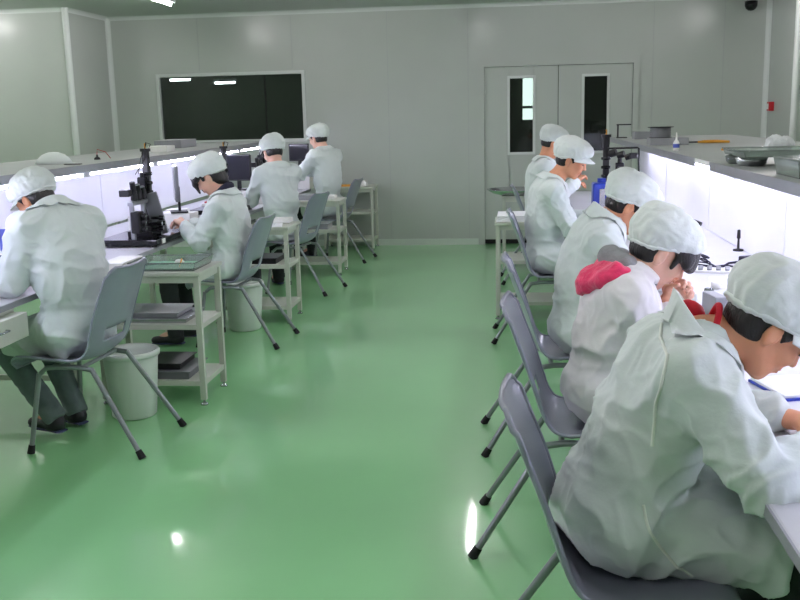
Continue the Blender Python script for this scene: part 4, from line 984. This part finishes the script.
B().tube([(.05*math.cos(a)*(1-.03*i), .09*math.sin(a), .006+.0012*i) for i, a in enumerate(np.linspace(0, 6*PI, 50))], .004, 6).build('cord', 'navy', e)
e = empty('pen_stand', (1.30, 5.62, RZ), 0, 'small black upright probe standing near the right back panel', 'probe')
B().lathe([(0, 0), (.03, 0), (.03, .01), (.008, .014), (.006, .07), (.011, .075), (.009, .12), (0, .125)], n=16).build('probe_body', 'black', e)
e = empty('clip_fixture', (1.05, 5.9, RZ), 0, 'steel clip fixture on the right bench past the bowed worker in the peaked cap', 'fixture')
B().box(-.04, -.05, 0, .04, .05, .02, .003).box(-.008, -.01, .02, .008, .01, .16, .002).build('stand', 'steel', e); B().cyl((0, 0, .16), (.08, -.06, .13), .014, 12).build('clip_arm', 'black', e); B().cyl((.0, 0, .16), (-.05, .0, .17), .02, 14).build('clip_head', 'steel', e)
e = empty('component_tray', (1.02, 4.9, RZ), rad(-12), 'small tray of lens parts on the right bench before the second worker', 'tray')
B().box(-.09, -.06, 0, .09, .06, .012, .003).build('tray_shell', 'whitebox', e)
for i in range(4):
    for j in range(3): B().cyl((-.065+.043*i, -.038+.038*j, .012), (-.065+.043*i, -.038+.038*j, .022), .012, 12).build('lens_part', 'greybox', e)
boxy('black_control_box', .57, 6.30, .69, 6.46, .75, .80, 'black', 'black control box at the bench edge in front of the blue inspection station', 'box')
e = empty('red_cable', (.82, 6.5, RZ), 0, 'thin red cable lying on the right bench by the black control box', 'cable')
B().tube(catmull([(-.04, .0, .004), (.02, -.08, .004), (.10, -.06, .02), (.16, .05, .004), (.22, .02, .004)], 24), .004, 8).build('cord', 'redplastic', e)
boxy('white_component_box', .76, 6.2, .86, 6.32, .75, .81, 'whitebox', 'small white box beside the red cable on the right bench', 'box')
for k, (x, y) in enumerate(((.75, 8.3), (.95, 9.0))):
    boxy('white_test_box', x, y, x+.22, y+.26, .75, .80+.03*k, 'whitebox', ['white test box on the right bench before the farthest worker', 'taller white test box at the far end of the right bench'][k], 'box')
# --- carts right
for k in range(3):
    boxy('white_board', -.11+.004*k, 7.215+.003*k, .46, 7.585, .75+.016*k, .764+.016*k, 'paper', ['lowest', 'middle', 'topmost'][k]+' white board in the stack on the near right cart', 'board', 'white boards on the right cart', .002)
e = empty('steel_dish', (.02, 9.66, RZ), 0, 'wide shallow steel dish on the far right cart', 'dish')
B().lathe([(0, .012), (.10, .012), (.19, .028), (.255, .06), (.262, .062), (.262, .056), (.20, .018), (.10, 0), (0, 0)], n=44).build('dish_bowl', 'steel', e)
# ------------------------------------------------------------------ right shelf items
SH_ = 1.288
e = empty('wire_spool', (1.16, 7.72, SH_+.055), 0, 'dark spool standing on the grey box on the right shelf', 'spool')
B().lathe([(0, 0), (.085, 0), (.085, .004), (0, .004)], n=28).lathe([(0, .079), (.10, .079), (.10, .084), (0, .084)], n=28).build('flange', 'black', e)
B().lathe([(.076, .004)]+[(.076+.004*(i % 2), .004+.0075*i) for i in range(1, 10)]+[(.076, .079)], n=28).build('winding', 'greypanel', e)
boxy('grey_power_box', 1.07, 7.62, 1.36, 7.82, SH_, SH_+.055, 'greybox', 'long grey box under the dark spool on the right shelf', 'box')
e = empty('small_press', (1.10, 9.85, SH_), 0, 'small black bracket stand at the far end of the right shelf', 'stand')
B().box(-.05, -.05, 0, .05, .05, .01).box(-.045, -.008, .01, -.03, .008, .13).box(-.05, -.02, .125, .09, .02, .137).build('bracket', 'black', e)
boxy('long_grey_case', 1.16, 9.3, 1.48, 9.5, SH_, SH_+.07, 'greybox', 'pale grey case behind the spool at the far end of the right shelf', 'box')
e = empty('dropper_bottle', (1.10, 6.62, SH_), 0, 'white dropper bottle with blue print on the right shelf', 'bottle')
B().lathe([(0, 0), (.019, 0), (.021, .004), (.021, .05), (.014, .064), (.008, .068), (.007, .08), (.004, .118), (0, .12)], n=20).build('bottle_body', 'whitebox', e); B().lathe([(.0213, .018), (.0215, .019), (.0215, .042), (.0213, .043)], n=20).build('print_band', 'bluecard', e)
e = empty('hand_tool', (1.52, 7.85, SH_), rad(-12), 'long orange-handled tool lying on the right shelf', 'tool')
B().tube([(-.05, 0, .012), (.0, 0, .014), (.10, 0, .015), (.19, 0, .012)], .01, 10, rs=[.008, .013, .013, .009]).build('handle', 'orange', e); B().tube([(-.05, 0, .012), (-.16, 0, .010)], .006, 8).build('shaft', 'black', e)
e = empty('tape_roll', (1.48, 6.45, SH_), rad(-25), 'orange strap with a dark buckle lying on the right shelf near the bag', 'strap')
B().box(-.12, -.02, .0, .06, .02, .012, .004).build('strap_band', 'orange', e); B().box(.03, -.03, .0, .11, .03, .018, .005).build('buckle', 'black', e)
V = Vol((-.14, -.14, -.02), (.14, .14, .18), .005); V.ell((0, 0, .055), (.10, .085, .07), k=.03); V.ell((-.03, .02, .09), (.05, .05, .05), k=.03); V.ell((.05, -.02, .07), (.05, .045, .055), k=.03); V.cut((0, 0, .0), (0, 0, -1))
o = V.mesh('crumpled_bag', 'bag', None, disp=lambda P: .020*(.5-np.abs(pnoise(P*28)))+.008*(.5-np.abs(pnoise(P*60+4))))
o.location = (1.57, 5.9, SH_+.004); o.scale = (.75, .75, .72); tag(o, 'crumpled white plastic bag on the right shelf', 'bag')
tray(1.20, 3.95, SH_, .22, .32, .07, 'clear', 'deep clear tray with a green mat on the right shelf at the right edge', mb='greentray')
tray(1.30, 4.78, SH_+.045, .46, .42, .03, 'clear', 'wide clear lid-like tray on the right shelf spanning the round dishes', mb=None)
for k, (x, y) in enumerate(((1.13, 4.92), (1.14, 4.74), (1.30, 4.62), (1.45, 4.80))):
    e = empty('glass_dish', (x, y, SH_), 0, ['round glass dish at the left front under the wide tray on the right shelf', 'round glass dish second from the left under the wide tray', 'round glass dish nearest the camera under the wide tray', 'round glass dish farthest right under the wide tray'][k], 'dish', 'round glass dishes on the right shelf')
    B().lathe([(0, 0), (.055, 0), (.068, .012), (.074, .040), (.070, .040), (.064, .014), (.052, .005), (0, .005)], n=28).build('dish_glass', 'steel' if k % 2 else 'clear', e)
# ------------------------------------------------------------------ wall fittings
e = empty('alarm_button', (2.9, 11.22, 1.565), 0, 'small red alarm box on the right-hand wall recess', 'alarm')
B().box(-.055, -.05, -.05, .0, .05, .05, .005).build('alarm_case', 'redplastic', e); B().box(-.059, -.03, -.03, -.054, .03, .03, .002).build('alarm_plate', 'whitebox', e)
e = empty('dome_camera', (2.66, YB-.09, 2.70), 0, 'dark dome security camera high on the back wall at the right', 'camera')
B().box(-.04, .0, -.02, .04, .09, .03, .006).cyl((0, 0, .02), (0, 0, .05), .05, 20).build('mount', 'greybox', e)
B().lathe([(0, -.085), (.03, -.08), (.055, -.06), (.068, -.03), (.07, .02), (0, .02)], n=28).build('dome', 'gloss_black', e)
# ------------------------------------------------------------------ world, view
w = bpy.data.worlds.new('world'); SC.world = w; w.use_nodes = True
w.node_tree.nodes['Background'].inputs[0].default_value = (.01, .01, .01, 1)
SC.view_settings.view_transform = 'Standard'; SC.view_settings.look = 'None'; SC.view_settings.exposure = 0.93; SC.view_settings.gamma = 1
SC.view_settings.use_curve_mapping = False
SC.cycles.use_denoising = True
SC.cycles.max_bounces = 8; SC.cycles.sample_clamp_indirect = 6; SC.cycles.blur_glossy = .5; SC.cycles.caustics_refractive = False
